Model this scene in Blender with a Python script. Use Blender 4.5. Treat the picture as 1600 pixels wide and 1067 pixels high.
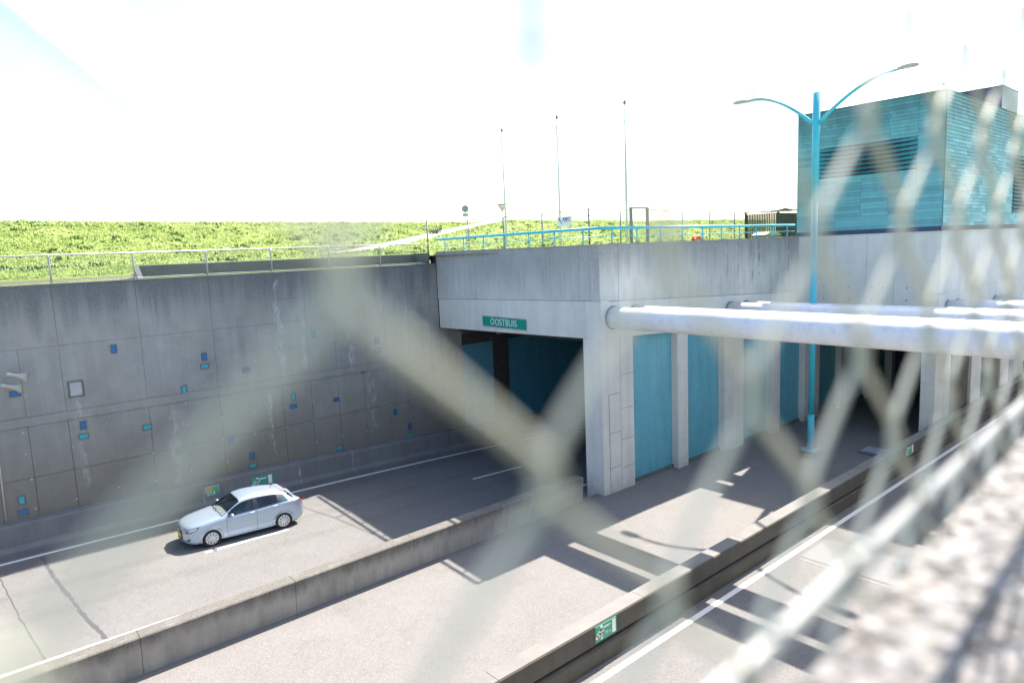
import bpy, bmesh, math, random
from mathutils import Vector, Matrix
random.seed(7)
R = math.radians
scene = bpy.context.scene
for o in list(bpy.data.objects): bpy.data.objects.remove(o)

# ---------------------------------------------------------------- camera
cam_d = bpy.data.cameras.new("camera"); cam = bpy.data.objects.new("camera", cam_d)
scene.collection.objects.link(cam); scene.camera = cam
cam_d.sensor_width = 36.0; cam_d.lens = 24.01; cam_d.clip_start = 0.01; cam_d.clip_end = 3000
M3 = Matrix(((0.75270783, 0.11793084, -0.64770613), (-0.65707541, 0.07326781, -0.75025578), (-0.04102228, 0.99031517, 0.13263871)))
cam.matrix_world = M3.to_4x4()
cam_d.dof.use_dof = True; cam_d.dof.focus_distance = 26.0; cam_d.dof.aperture_fstop = 3.5

# ---------------------------------------------------------------- sun, sky, exposure
sun_dir = Vector((0.786, 0.21, 1.0)).normalized()           # towards the sun
sl = bpy.data.lights.new("sun", 'SUN'); sl.energy = 5.0; sl.angle = R(0.53); sl.color = (1.0, 0.925, 0.84)
so = bpy.data.objects.new("sun", sl); scene.collection.objects.link(so)
so.rotation_euler = (-sun_dir).to_track_quat('-Z', 'Y').to_euler(); so.location = (60, 20, 80)
w = bpy.data.worlds.new("World"); scene.world = w; w.use_nodes = True
wn = w.node_tree.nodes; wl = w.node_tree.links; bg = wn["Background"]
sky = wn.new("ShaderNodeTexSky"); sky.sky_type = 'NISHITA'; sky.sun_disc = False
sky.sun_elevation = math.asin(sun_dir.z); sky.sun_rotation = math.atan2(sun_dir.x, sun_dir.y)
sky.air_density = 1.0; sky.dust_density = 2.0; sky.ozone_density = 1.2; sky.altitude = 0
wl.new(sky.outputs[0], bg.inputs[0]); bg.inputs[1].default_value = 0.125
scene.view_settings.view_transform = 'Standard'; scene.view_settings.look = 'None'
scene.view_settings.exposure = 1.55; scene.view_settings.gamma = 1.0
scene.render.resolution_x = 1024; scene.render.resolution_y = 682

# ---------------------------------------------------------------- mesh builder
class MB:
    def __init__(s): s.v = []; s.f = []; s.m = []; s.col = None; s.c = []; s.sm = []
    def face(s, pts, mi=0, smooth=False):
        n = len(s.v); s.v.extend([tuple(p) for p in pts]); s.f.append(tuple(range(n, n+len(pts)))); s.m.append(mi); s.c.append(s.col or (1,1,1)); s.sm.append(smooth); return s
    def box(s, x0, x1, y0, y1, z0, z1, mi=0, bev=0.0):
        if bev <= 0:
            P = [(x0,y0,z0),(x1,y0,z0),(x1,y1,z0),(x0,y1,z0),(x0,y0,z1),(x1,y0,z1),(x1,y1,z1),(x0,y1,z1)]
            for q in ((0,3,2,1),(4,5,6,7),(0,1,5,4),(1,2,6,5),(2,3,7,6),(3,0,4,7)): s.face([P[i] for i in q], mi)
            return s
        b = bev; X=(x0,x1); Y=(y0,y1); Z=(z0,z1)
        def sg(i): return 1 if i == 0 else -1
        c = {}
        for i in (0,1):
            for j in (0,1):
                for k in (0,1):
                    c[i,j,k,'x'] = (X[i], Y[j]+sg(j)*b, Z[k]+sg(k)*b)
                    c[i,j,k,'y'] = (X[i]+sg(i)*b, Y[j], Z[k]+sg(k)*b)
                    c[i,j,k,'z'] = (X[i]+sg(i)*b, Y[j]+sg(j)*b, Z[k])
        for i in (0,1): s.face([c[i,0,0,'x'],c[i,1,0,'x'],c[i,1,1,'x'],c[i,0,1,'x']] if i else [c[i,0,0,'x'],c[i,0,1,'x'],c[i,1,1,'x'],c[i,1,0,'x']], mi)
        for j in (0,1): s.face([c[0,j,0,'y'],c[0,j,1,'y'],c[1,j,1,'y'],c[1,j,0,'y']] if j else [c[0,j,0,'y'],c[1,j,0,'y'],c[1,j,1,'y'],c[0,j,1,'y']], mi)
        for k in (0,1): s.face([c[0,0,k,'z'],c[1,0,k,'z'],c[1,1,k,'z'],c[0,1,k,'z']] if k else [c[0,0,k,'z'],c[0,1,k,'z'],c[1,1,k,'z'],c[1,0,k,'z']], mi)
        for i in (0,1):
            for j in (0,1): s.face([c[i,j,0,'x'],c[i,j,0,'y'],c[i,j,1,'y'],c[i,j,1,'x']], mi)
            for k in (0,1): s.face([c[i,0,k,'x'],c[i,0,k,'z'],c[i,1,k,'z'],c[i,1,k,'x']], mi)
        for j in (0,1):
            for k in (0,1): s.face([c[0,j,k,'y'],c[0,j,k,'z'],c[1,j,k,'z'],c[1,j,k,'y']], mi)
        for i in (0,1):
            for j in (0,1):
                for k in (0,1): s.face([c[i,j,k,'x'],c[i,j,k,'y'],c[i,j,k,'z']], mi)
        return s
    def tube(s, pts, r, n=8, mi=0, cap=True, smooth=True):
        pts = [Vector(p) for p in pts]; rings = []
        rr = r if isinstance(r, (list, tuple)) else [r]*len(pts)
        prev = None
        for i, p in enumerate(pts):
            d = (pts[min(i+1, len(pts)-1)] - pts[max(i-1, 0)]).normalized()
            if prev is None:
                a = Vector((0,0,1)) if abs(d.z) < .9 else Vector((1,0,0)); a = (a - d*a.dot(d)).normalized()
            else: a = (prev - d*prev.dot(d)).normalized()
            prev = a; b = d.cross(a)
            k = len(s.v)
            for j in range(n):
                t = 2*math.pi*j/n; s.v.append(tuple(p + (a*math.cos(t) + b*math.sin(t))*rr[i]))
            rings.append(k)
        for i in range(len(rings)-1):
            A, B = rings[i], rings[i+1]
            for j in range(n):
                s.f.append((A+j, A+(j+1)%n, B+(j+1)%n, B+j)); s.m.append(mi); s.c.append(s.col or (1,1,1)); s.sm.append(smooth)
        if cap:
            for k, rev in ((rings[0], True), (rings[-1], False)):
                q = tuple(range(k, k+n)); s.f.append(q[::-1] if rev else q); s.m.append(mi); s.c.append(s.col or (1,1,1)); s.sm.append(False)
        return s
    def prism(s, poly, axis, a, b, mi=0):
        """extrude a 2-D polygon along an axis"""
        def P(p, t): return {'x': (t, p[0], p[1]), 'y': (p[0], t, p[1]), 'z': (p[0], p[1], t)}[axis]
        n = len(poly)
        s.face([P(p, a) for p in poly], mi); s.face([P(p, b) for p in poly][::-1], mi)
        for i in range(n): s.face([P(poly[i], a), P(poly[i], b), P(poly[(i+1)%n], b), P(poly[(i+1)%n], a)], mi)
        return s
    def lathe(s, prof, c, ax='z', n=20, mi=0, smooth=True):
        base = len(s.v)
        for (r, h) in prof:
            for j in range(n):
                t = 2*math.pi*j/n; a, b = r*math.cos(t), r*math.sin(t)
                p = {'z': (a, b, h), 'y': (a, h, b), 'x': (h, a, b)}[ax]
                s.v.append((c[0]+p[0], c[1]+p[1], c[2]+p[2]))
        for i in range(len(prof)-1):
            for j in range(n):
                s.f.append((base+i*n+j, base+i*n+(j+1)%n, base+(i+1)*n+(j+1)%n, base+(i+1)*n+j)); s.m.append(mi); s.c.append(s.col or (1,1,1)); s.sm.append(smooth)
        return s
    def xf(s, M):
        s.v = [tuple(M @ Vector(p)) for p in s.v]; return s

def link(o): scene.collection.objects.link(o); return o
def build(name, mb, mats, parent=None, vcol=False, merge=False):
    me = bpy.data.meshes.new(name)
    off = Vector((0,0,0))
    p = parent
    while p is not None and p.parent is not None: p = p.parent
    if p is not None and not p.get('_local'): off = Vector(p['_org'])
    vs = [(a[0]-off.x, a[1]-off.y, a[2]-off.z) for a in mb.v]
    me.from_pydata(vs, [], mb.f)
    if not isinstance(mats, (list, tuple)): mats = [mats]
    for m in mats: me.materials.append(m)
    me.polygons.foreach_set("material_index", mb.m)
    me.polygons.foreach_set("use_smooth", mb.sm)
    if vcol:
        ca = me.color_attributes.new("tint", 'FLOAT_COLOR', 'CORNER')
        buf = []
        for i, f in enumerate(mb.f):
            c = mb.c[i]
            for _ in f: buf.extend((c[0], c[1], c[2], 1.0))
        ca.data.foreach_set("color", buf)
    bm = bmesh.new(); bm.from_mesh(me)
    if merge: bmesh.ops.remove_doubles(bm, verts=bm.verts, dist=1e-5)
    bmesh.ops.recalc_face_normals(bm, faces=bm.faces); bm.to_mesh(me); bm.free()
    me.update()
    o = bpy.data.objects.new(name, me); link(o)
    if parent is not None: o.parent = parent
    return o
def thing(name, label, cat, loc=(0,0,0), group=None, local=False, rz=0):
    o = bpy.data.objects.new(name, None); link(o); o.location = loc; o.rotation_euler = (0,0,rz); o.empty_display_size = .3
    o['label'] = label; o['category'] = cat
    if group: o['group'] = group
    o['_org'] = tuple(float(a) for a in loc)
    if local: o['_local'] = 1
    return o
def tag(o, label, cat, group=None):
    o['label'] = label; o['category'] = cat
    if group: o['group'] = group
    return o
def struct(name, mb, mats, **k):
    o = build(name, mb, mats, **k); o['kind'] = 'structure'; return o
def copy_tree(o, parent=None):
    c = o.copy(); link(c); c.parent = parent
    for ch in list(o.children): copy_tree(ch, c)
    return c
def text_mesh(body, size, mat, name, parent, M, sx=1.0, ext=0.002, bold=0.0, align='CENTER', spacing=1.0):
    cu = bpy.data.curves.new("txt", 'FONT'); cu.body = body; cu.size = size; cu.align_x = align; cu.align_y = 'CENTER'
    cu.extrude = ext; cu.offset = bold; cu.space_character = spacing; cu.resolution_u = 3
    t = bpy.data.objects.new("txt", cu); link(t)
    dg = bpy.context.evaluated_depsgraph_get(); dg.update()
    me = bpy.data.meshes.new_from_object(t.evaluated_get(dg)); me.name = name
    bpy.data.objects.remove(t); bpy.data.curves.remove(cu)
    p = parent
    while p.parent is not None: p = p.parent
    off = Matrix.Translation(-Vector(p['_org'])) if not p.get('_local') else Matrix.Identity(4)
    me.transform(off @ M @ Matrix.Diagonal((sx, 1, 1, 1)))
    me.materials.clear(); me.materials.append(mat)
    o = bpy.data.objects.new(name, me); link(o); o.parent = parent
    return o

# ---------------------------------------------------------------- materials
class NT:
    def __init__(s, name):
        s.m = bpy.data.materials.new(name); s.m.use_nodes = True; s.t = s.m.node_tree; s.n = s.t.nodes; s.l = s.t.links
        s.b = s.n["Principled BSDF"]; s.g = s.n.new("ShaderNodeNewGeometry"); s.pos = s.g.outputs['Position']
    def vec(s, sc=(1,1,1), src=None, rot=None):
        mp = s.n.new("ShaderNodeMapping"); mp.inputs['Scale'].default_value = sc
        if rot: mp.inputs['Rotation'].default_value = rot
        s.l.new(src or s.pos, mp.inputs[0]); return mp.outputs[0]
    def noise(s, sc, det=4, rough=.55, src=None, dist=0.0):
        t = s.n.new("ShaderNodeTexNoise"); t.inputs['Scale'].default_value = sc; t.inputs['Detail'].default_value = det
        t.inputs['Roughness'].default_value = rough; t.inputs['Distortion'].default_value = dist
        s.l.new(src or s.pos, t.inputs['Vector']); return t.outputs['Fac']
    def vor(s, sc, feat='F1', src=None, out='Distance', rnd=1.0):
        t = s.n.new("ShaderNodeTexVoronoi"); t.feature = feat; t.inputs['Scale'].default_value = sc; t.inputs['Randomness'].default_value = rnd
        s.l.new(src or s.pos, t.inputs['Vector']); return t.outputs[out]
    def ramp(s, f, stops):
        r = s.n.new("ShaderNodeValToRGB"); e = r.color_ramp.elements
        while len(e) < len(stops): e.new(.5)
        for el, (p, c) in zip(e, stops): el.position = p; el.color = (c[0], c[1], c[2], 1) if isinstance(c, (tuple, list)) else (c, c, c, 1)
        s.l.new(f, r.inputs[0]); return r.outputs[0]
    def inp(s, sock, v):
        if hasattr(v, 'links') or hasattr(v, 'is_linked'): s.l.new(v, sock)
        else:
            if isinstance(v, (tuple, list)) and len(v) == 3 and sock.type == 'RGBA': v = (*v, 1)
            sock.default_value = v
    def mix(s, f, a, b, mode='MIX'):
        m = s.n.new("ShaderNodeMix"); m.data_type = 'RGBA'; m.blend_type = mode
        s.inp(m.inputs[0], f); s.inp(m.inputs[6], a); s.inp(m.inputs[7], b); return m.outputs[2]
    def ma(s, op, a, b=0.0, c=None, clamp=False):
        m = s.n.new("ShaderNodeMath"); m.operation = op; m.use_clamp = clamp
        s.inp(m.inputs[0], a); s.inp(m.inputs[1], b)
        if c is not None: s.inp(m.inputs[2], c)
        return m.outputs[0]
    def sep(s, src=None):
        x = s.n.new("ShaderNodeSeparateXYZ"); s.l.new(src or s.pos, x.inputs[0]); return x.outputs
    def mapr(s, v, a, b, c=0.0, d=1.0, smooth=True):
        m = s.n.new("ShaderNodeMapRange"); m.interpolation_type = 'SMOOTHSTEP' if smooth else 'LINEAR'
        s.l.new(v, m.inputs[0])
        for i, x in enumerate((a, b, c, d)): m.inputs[i+1].default_value = x
        return m.outputs[0]
    def bump(s, h, st=.3, dist=.01):
        b = s.n.new("ShaderNodeBump"); b.inputs['Strength'].default_value = st; b.inputs['Distance'].default_value = dist
        s.l.new(h, b.inputs['Height']); s.l.new(b.outputs[0], s.b.inputs['Normal'])
    def out(s, col, rough=.8, metal=0.0, spec=.5):
        s.inp(s.b.inputs['Base Color'], col); s.inp(s.b.inputs['Roughness'], rough); s.inp(s.b.inputs['Metallic'], metal)
        s.b.inputs['Specular IOR Level'].default_value = spec; return s.m

def plain(name, col, rough=.6, metal=0.0, var=.12, sc=3.0, spec=.5, dirt=None):
    t = NT(name); n = t.noise(sc, 5); c = t.mix(n, tuple(max(0, x*(1-var)) for x in col), tuple(min(1, x*(1+var)) for x in col))
    if dirt:
        d = t.ramp(t.noise(sc*2.3, 6, .65), [(.5, 0.0), (.72, 1.0)]); c = t.mix(t.ma('MULTIPLY', d, dirt[3]), c, dirt[:3])
    return t.out(c, rough, metal, spec)

def concrete(name, base, warm=(1,1,1), top=None, streak=.5, rust=None, effl=None, mott=.35, fine=1.0, low=None):
    t = NT(name); X, Y, Z = t.sep()
    big = t.noise(.35, 5, .6); mid = t.noise(1.7, 6, .62); fin = t.noise(38*fine, 4, .7)
    k = t.ma('ADD', t.ma('MULTIPLY', t.ma('SUBTRACT', big, .5), mott*1.6), t.ma('MULTIPLY', t.ma('SUBTRACT', mid, .5), mott))
    k = t.ma('ADD', k, t.ma('MULTIPLY', t.ma('SUBTRACT', fin, .5), .34))
    st = t.noise(1.0, 5, .6, src=t.vec((2.2, 2.2, .10))); st2 = t.noise(1.0, 4, .6, src=t.vec((7, 7, .35)))
    k = t.ma('ADD', k, t.ma('MULTIPLY', t.ma('SUBTRACT', st, .5), streak))
    k = t.ma('ADD', k, t.ma('MULTIPLY', t.ma('SUBTRACT', st2, .5), streak*.45))
    k = t.ma('ADD', k, 1.0)
    hue = t.mix(t.noise(.5, 3), tuple(base[i]*warm[i] for i in range(3)), tuple(base[i]*(2-warm[i]) for i in range(3)))
    mm = t.n.new("ShaderNodeVectorMath"); mm.operation = 'SCALE'; t.l.new(hue, mm.inputs[0]); t.l.new(k, mm.inputs['Scale'])
    c = mm.outputs[0]
    if low:                                        # splash-dirt film near the road
        zl, zh, col, a = low
        f = t.ma('MULTIPLY', t.mapr(t.ma('ADD', Z, t.ma('MULTIPLY', t.ma('SUBTRACT', mid, .5), 1.5)), zl, zh, 1, 0), a); c = t.mix(f, c, col)
    if top:                                        # algae and soot washed down from the coping
        z0, z1, col, a = top
        zz = t.ma('ADD', Z, t.ma('MULTIPLY', t.ma('SUBTRACT', st, .5), (z0-z1)*1.7)); zz = t.ma('ADD', zz, t.ma('MULTIPLY', t.ma('SUBTRACT', mid, .5), (z0-z1)*.6))
        f = t.ma('MULTIPLY', t.mapr(zz, z1, z0), a); c = t.mix(f, c, col)
        gr = t.ma('MULTIPLY', t.ramp(t.noise(16, 5, .75), [(.47, 0.0), (.6, 1.0)]), t.ma('MULTIPLY', f, .6)); c = t.mix(gr, c, tuple(x*.55 for x in col))
    for (ax, c0, wd, zt, zb, col, a) in (rust or []) + (effl or []):
        A = X if ax == 'x' else Y
        wob = t.ma('MULTIPLY', t.ma('SUBTRACT', t.noise(1.0, 4, .6, src=t.vec((.3, .3, 1.1))), .5), wd*3.0)
        f = t.mapr(t.ma('ABSOLUTE', t.ma('SUBTRACT', t.ma('ADD', A, wob), c0)), wd, wd*.25)
        f = t.ma('MULTIPLY', f, t.ma('MULTIPLY', t.mapr(Z, zb-.3, zb+.5), t.mapr(Z, zt+.25, zt-.15)))
        f = t.ma('MULTIPLY', f, t.ma('MULTIPLY', t.mapr(t.noise(7, 5, .7, src=t.vec((1, 1, .35))), .42, .62), a)); c = t.mix(f, c, col)
    pores = t.ma('LESS_THAN', t.vor(9.0), .07); c = t.mix(t.ma('MULTIPLY', pores, .45), c, tuple(x*.4 for x in base))
    t.bump(t.ma('ADD', fin, t.ma('MULTIPLY', mid, .6)), .35, .008)
    return t.out(c, .88, 0, .25)

def aggregate(name, base, scale, contrast=.5, bumps=.6, patch=.2, tracks=None, dark=None):
    t = NT(name); X, Y, Z = t.sep()
    v = t.vor(scale, out='Color'); h = t.n.new("ShaderNodeSeparateColor"); t.l.new(v, h.inputs[0])
    k = t.ma('ADD', t.ma('MULTIPLY', t.ma('SUBTRACT', h.outputs[0], .5), contrast), 1.0)
    k = t.ma('ADD', k, t.ma('MULTIPLY', t.ma('SUBTRACT', t.noise(scale*.35, 5, .7), .5), contrast*.9))
    k = t.ma('ADD', k, t.ma('MULTIPLY', t.ma('SUBTRACT', t.noise(.55, 6, .62), .5), patch*1.6))
    k = t.ma('ADD', k, t.ma('MULTIPLY', t.ma('SUBTRACT', t.noise(2.6, 5, .65), .5), patch))
    if tracks:                                     # wheel tracks and oil along the lane
        for (yc, wd, a) in tracks:
            f = t.mapr(t.ma('ABSOLUTE', t.ma('SUBTRACT', Y, yc)), wd, 0); k = t.ma('SUBTRACT', k, t.ma('MULTIPLY', f, t.ma('MULTIPLY', t.noise(1, 4, .6, src=t.vec((.25, 2, 1))), a)))
    hue = t.mix(h.outputs[1], tuple(base[i]*(1.07, 1.0, .93)[i] for i in range(3)), tuple(base[i]*(.95, 1.0, 1.05)[i] for i in range(3)))
    mm = t.n.new("ShaderNodeVectorMath"); mm.operation = 'SCALE'; t.l.new(hue, mm.inputs[0]); t.l.new(k, mm.inputs['Scale'])
    c = mm.outputs[0]
    if dark:
        f = t.ramp(t.noise(.9, 6, .7), [(.56, 0.0), (.7, 1.0)]); c = t.mix(t.ma('MULTIPLY', f, dark), c, tuple(x*.35 for x in base))
    t.bump(t.ma('ADD', t.vor(scale), t.noise(scale*.5, 3)), bumps, .006)
    return t.out(c, .9, 0, .3)

def mosaic(name, col, sx, sz, axis='x', grout=(.35,.42,.45), gw=.05, rough=.28, stains=True):
    t = NT(name); X, Y, Z = t.sep(); A = X if axis == 'x' else Y
    fx = t.ma('FRACT', t.ma('DIVIDE', A, sx)); fz = t.ma('FRACT', t.ma('DIVIDE', Z, sz))
    gx = t.ma('LESS_THAN', t.ma('ABSOLUTE', t.ma('SUBTRACT', fx, .5)), gw); gz = t.ma('LESS_THAN', t.ma('ABSOLUTE', t.ma('SUBTRACT', fz, .5)), gw)
    g = t.ma('MAXIMUM', gx, gz)
    ci = t.n.new("ShaderNodeCombineXYZ"); t.l.new(t.ma('FLOOR', t.ma('ADD', t.ma('DIVIDE', A, sx), .5)), ci.inputs[0]); t.l.new(t.ma('FLOOR', t.ma('ADD', t.ma('DIVIDE', Z, sz), .5)), ci.inputs[2])
    wn_ = t.n.new("ShaderNodeTexWhiteNoise"); t.l.new(ci.outputs[0], wn_.inputs['Vector']); r = wn_.outputs['Value']
    c = t.mix(r, tuple(x*.95 for x in col), tuple(min(1, x*1.05) for x in col))
    c = t.mix(t.ma('MULTIPLY', g, t.ma('MULTIPLY', t.noise(1.5, 3), 1.2)), c, grout)
    if stains:
        d = t.ramp(t.noise(1, 6, .65, src=t.vec((1.6, 1.6, .22))), [(.45, 0.0), (.75, 1.0)]); c = t.mix(t.ma('MULTIPLY', d, .45), c, tuple(x*.45 for x in col))
    t.bump(t.ma('SUBTRACT', 1.0, g), .4, .004)
    return t.out(c, t.ma('ADD', rough, t.ma('MULTIPLY', g, .4)), 0, .5)

M = {}
M['conc_left'] = concrete('wall_concrete', (.30,.305,.285), (1.07,1,.93), top=(-.4,-2.4,(.13,.142,.148),.8), streak=.42, low=(-9.6,-3.4,(.17,.152,.118),.8),
    effl=[('x',12.0,.22,-1.0,-5.3,(.5,.52,.52),.65),('x',13.1,.16,-2.6,-5.0,(.5,.52,.52),.6),('x',7.3,.35,-5.9,-9.1,(.42,.42,.38),.5),('x',11.3,.13,-5.6,-8.9,(.5,.5,.48),.6),('x',15.4,.25,-3.5,-5.4,(.5,.52,.5),.6),('x',16.4,.3,-5.5,-8.8,(.4,.4,.38),.55),('x',4.05,.16,-4.8,-8.3,(.42,.42,.41),.6),('x',18.6,.18,-2.2,-4.8,(.45,.46,.45),.5)])
M['conc_top'] = concrete('fascia_concrete', (.55,.56,.53), (.98,1,1.02), top=(-.2,-2.6,(.22,.23,.23),.5), streak=.7, mott=.45)
M['conc_light'] = concrete('lintel_concrete', (.64,.65,.60), (.99,1,1.01), streak=.28, mott=.2)
M['conc_side'] = concrete('side_fascia_concrete', (.52,.53,.49), (1.0,1,1.0), top=(.1,-1.6,(.25,.26,.26),.7), streak=.55, mott=.35,
    rust=[('x',29.95,.10,.0,-2.4,(.20,.085,.07),.8),('x',31.3,.28,.0,-2.0,(.24,.12,.105),.7),('x',31.9,.14,.0,-1.9,(.2,.1,.09),.7),('x',34.9,.1,.0,-2.6,(.2,.1,.08),.75),('x',29.0,.1,.0,-1.8,(.22,.12,.1),.5)])
M['conc_pillar'] = concrete('pillar_concrete', (.64,.63,.585), (1.02,1,.98), streak=.3, mott=.25, low=(-10.6,-9.3,(.2,.19,.17),.5))
M['conc_barrier'] = concrete('barrier_concrete', (.34,.32,.285), (1.03,1,.97), top=(-8.95,-9.5,(.085,.08,.07),.75), streak=.8, mott=.35)
M['conc_barrier_b'] = concrete('right_barrier_concrete', (.095,.088,.074), (1.04,1,.96), streak=.5, mott=.3)  # shade on the barrier's road face is put into this dark colour
M['conc_cap'] = concrete('barrier_cap_concrete', (.19,.183,.17), (1.02,1,.98), streak=.1, mott=.4)
M['conc_foot'] = concrete('wall_foot_concrete', (.17,.17,.168), (1.0,1,1.0), streak=.5, mott=.3, effl=[('x',8.0,.08,-9.3,-10,(.5,.5,.5),.7),('x',12.2,.08,-9.3,-10.1,(.5,.5,.5),.7),('x',14.9,.1,-9.3,-10.2,(.45,.45,.45),.6)])
M['conc_dark'] = plain('dark_concrete', (.05,.05,.05), .9, var=.4)  # very dark even concrete for tunnel inside, soffits and recesses
M['conc_low'] = concrete('low_wall_concrete', (.13,.14,.13), (1,1,1), streak=.5)
M['pebble'] = aggregate('exposed_aggregate', (.180,.174,.165), 150, 1.3, .6, .2)
M['asphalt'] = aggregate('asphalt', (.160,.158,.153), 42, .36, .5, .18, tracks=[(28.1,.9,.25),(25.6,.5,.22),(23.6,.5,.15),(8.0,.6,.15)])
M['median'] = aggregate('median_aggregate', (.180,.174,.166), 40, .32, .6, .16, dark=.2)
M['paint_white'] = plain('road_paint', (.74,.74,.72), .6, var=.12, sc=9, dirt=(.4,.4,.38,.5))
M['joint'] = plain('joint_sealant', (.07,.07,.075), .7, var=.3, sc=8)
M['patch'] = plain('worn_patch', (.155,.16,.16), .8, var=.15, sc=6)
M['mos_teal'] = mosaic('teal_mosaic', (.15,.45,.53), .15, .105, 'x', grout=(.03,.22,.34))
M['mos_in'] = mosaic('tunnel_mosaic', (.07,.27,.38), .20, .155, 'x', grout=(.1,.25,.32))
M['mos_lit'] = mosaic('lit_tunnel_mosaic', (.11,.32,.42), .20, .155, 'x', grout=(.1,.25,.32))  # same tunnel mosaic, brighter light of the first bay put into the colour
M['mos_navy'] = mosaic('navy_mosaic', (.02,.03,.085), .16, .16, 'y', grout=(.06,.07,.12), stains=False)
M['teal_paint'] = plain('teal_paint', (.06,.50,.62), .35, var=.08, sc=2, dirt=(.1,.3,.36,.3))
M['white_paint'] = plain('white_paint', (.76,.77,.78), .38, var=.05, sc=1.2, dirt=(.42,.42,.40,.35))
M['cream'] = plain('lamp_head', (.50,.47,.38), .45, var=.1)
M['lens'] = plain('lamp_lens', (.7,.72,.7), .15, var=.05)
M['galv'] = plain('galvanised_steel', (.42,.43,.44), .42, .6, var=.2, sc=30)
M['galv_dark'] = plain('dull_steel', (.25,.27,.29), .5, .5, var=.2, sc=20)
M['wire'] = plain('coated_wire', (.50,.505,.41), .42, .40, var=.15, sc=60)
M['rod'] = plain('tension_wire_zinc', (.20,.21,.20), .42, .3, var=.1, sc=60)
M['sign_green'] = plain('sign_green', (.0,.30,.22), .35, var=.05)
M['sign_green_b'] = plain('exit_green', (.03,.33,.20), .4, var=.05)
M['sign_white'] = plain('sign_white', (.8,.82,.8), .45, var=.04)
M['sign_grey'] = plain('sign_back', (.33,.37,.39), .5, .3, var=.06)
M['sign_red'] = plain('sign_red', (.62,.05,.05), .45, var=.05)
M['sign_navy'] = plain('sign_ink', (.02,.03,.07), .5, var=.05)
M['yellow'] = plain('sign_yellow', (.75,.42,.03), .45, var=.05)
M['orange'] = plain('orange_plastic', (.72,.13,.04), .5, var=.1)
M['blue_tile'] = plain('blue_tile', (.02,.13,.34), .3, var=.12, sc=6)
M['teal_tile'] = plain('turquoise_tile', (.04,.33,.38), .3, var=.15, sc=6)
M['veiled_tile'] = plain('veiled_blue_tile', (.07,.13,.27), .5, var=.15, sc=6)  # blue tile with the near blurred wire's veil put into its colour
M['grey_patch'] = plain('mortar_patch', (.42,.43,.44), .85, var=.25, sc=6)
M['horn'] = plain('horn_grey', (.46,.44,.38), .5, var=.12)
M['black'] = plain('black_plastic', (.015,.016,.018), .5, var=.2)
M['dark_wood'] = plain('dark_slats', (.045,.04,.04), .7, var=.3)
M['roof_felt'] = plain('roof_sheet', (.3,.32,.28), .7, var=.2)
M['navy_metal'] = plain('navy_cladding', (.035,.06,.13), .35, .3, var=.15, sc=2)
M['pale_metal'] = plain('pale_cladding', (.40,.45,.50), .4, .3, var=.1, sc=2)
M['path'] = aggregate('path_gravel', (.44,.41,.38), 12, .3, .3, .15)

def copper(name):
    t = NT(name); a = t.n.new("ShaderNodeAttribute"); a.attribute_name = 'tint'
    n = t.noise(2.2, 6, .65, src=t.vec((1, 1, .6))); st = t.noise(1, 6, .6, src=t.vec((3, 3, .5)))
    c = t.mix(t.ma('MULTIPLY', t.ramp(n, [(.42, 0.0), (.68, 1.0)]), .3), a.outputs['Color'], (.12,.24,.25))
    c = t.mix(t.ma('MULTIPLY', t.ramp(st, [(.52, 0.0), (.72, 1.0)]), .35), c, (.22,.50,.50))
    X, Y, Z = t.sep()
    f = t.ma('MULTIPLY', t.mapr(t.ma('ADD', Z, t.ma('MULTIPLY', t.ma('SUBTRACT', n, .5), 3.0)), 4.3, 6.6), .55); c = t.mix(f, c, (.06,.13,.13))
    t.bump(t.noise(9, 4), .15, .01)
    return t.out(c, .55, .15, .4)
M['copper'] = copper('patinated_copper')

def grass_mat(name, blades=False):
    t = NT(name)
    n = t.noise(.22, 5, .6); n2 = t.noise(2.4, 4, .6)
    f = t.ma('ADD', t.ma('MULTIPLY', n, .6), t.ma('MULTIPLY', n2, .4))
    if blades:
        c = t.ramp(f, [(.36, (.30,.39,.12)), (.5, (.40,.49,.17)), (.66, (.50,.55,.25))])
    else:
        c = t.ramp(f, [(.35, (.10,.15,.025)), (.5, (.17,.24,.04)), (.66, (.27,.32,.07))])
    t.bump(t.noise(3.5, 6, .7), 1.0, .15)
    m = t.out(c, .7, 0, .2)
    if blades:
        tr = t.n.new("ShaderNodeBsdfTranslucent"); t.l.new(c, tr.inputs[0])
        mx = t.n.new("ShaderNodeMixShader"); mx.inputs[0].default_value = .5
        o = t.n["Material Output"]; t.l.new(t.b.outputs[0], mx.inputs[1]); t.l.new(tr.outputs[0], mx.inputs[2]); t.l.new(mx.outputs[0], o.inputs[0])
    return m
M['grass'] = grass_mat('grass_ground'); M['blades'] = grass_mat('grass_blades', True)

def glass_mat(name, tint, mixf):
    t = NT(name); t.n.remove(t.b)
    tr = t.n.new("ShaderNodeBsdfTransparent"); tr.inputs[0].default_value = (*tint, 1)
    gl = t.n.new("ShaderNodeBsdfGlossy"); gl.inputs['Roughness'].default_value = .03; gl.inputs[0].default_value = (1, 1, 1, 1)
    lw = t.n.new("ShaderNodeFresnel"); lw.inputs[0].default_value = 1.45
    f = t.ma('MULTIPLY', lw.outputs[0], mixf); mx = t.n.new("ShaderNodeMixShader"); t.l.new(f, mx.inputs[0])
    t.l.new(tr.outputs[0], mx.inputs[1]); t.l.new(gl.outputs[0], mx.inputs[2]); t.l.new(mx.outputs[0], t.n["Material Output"].inputs[0]); return t.m
M['glass'] = glass_mat('windscreen_glass', (.92,.96,.93), .8); M['glass_dark'] = glass_mat('tinted_glass', (.25,.33,.36), 1.6)
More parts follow.
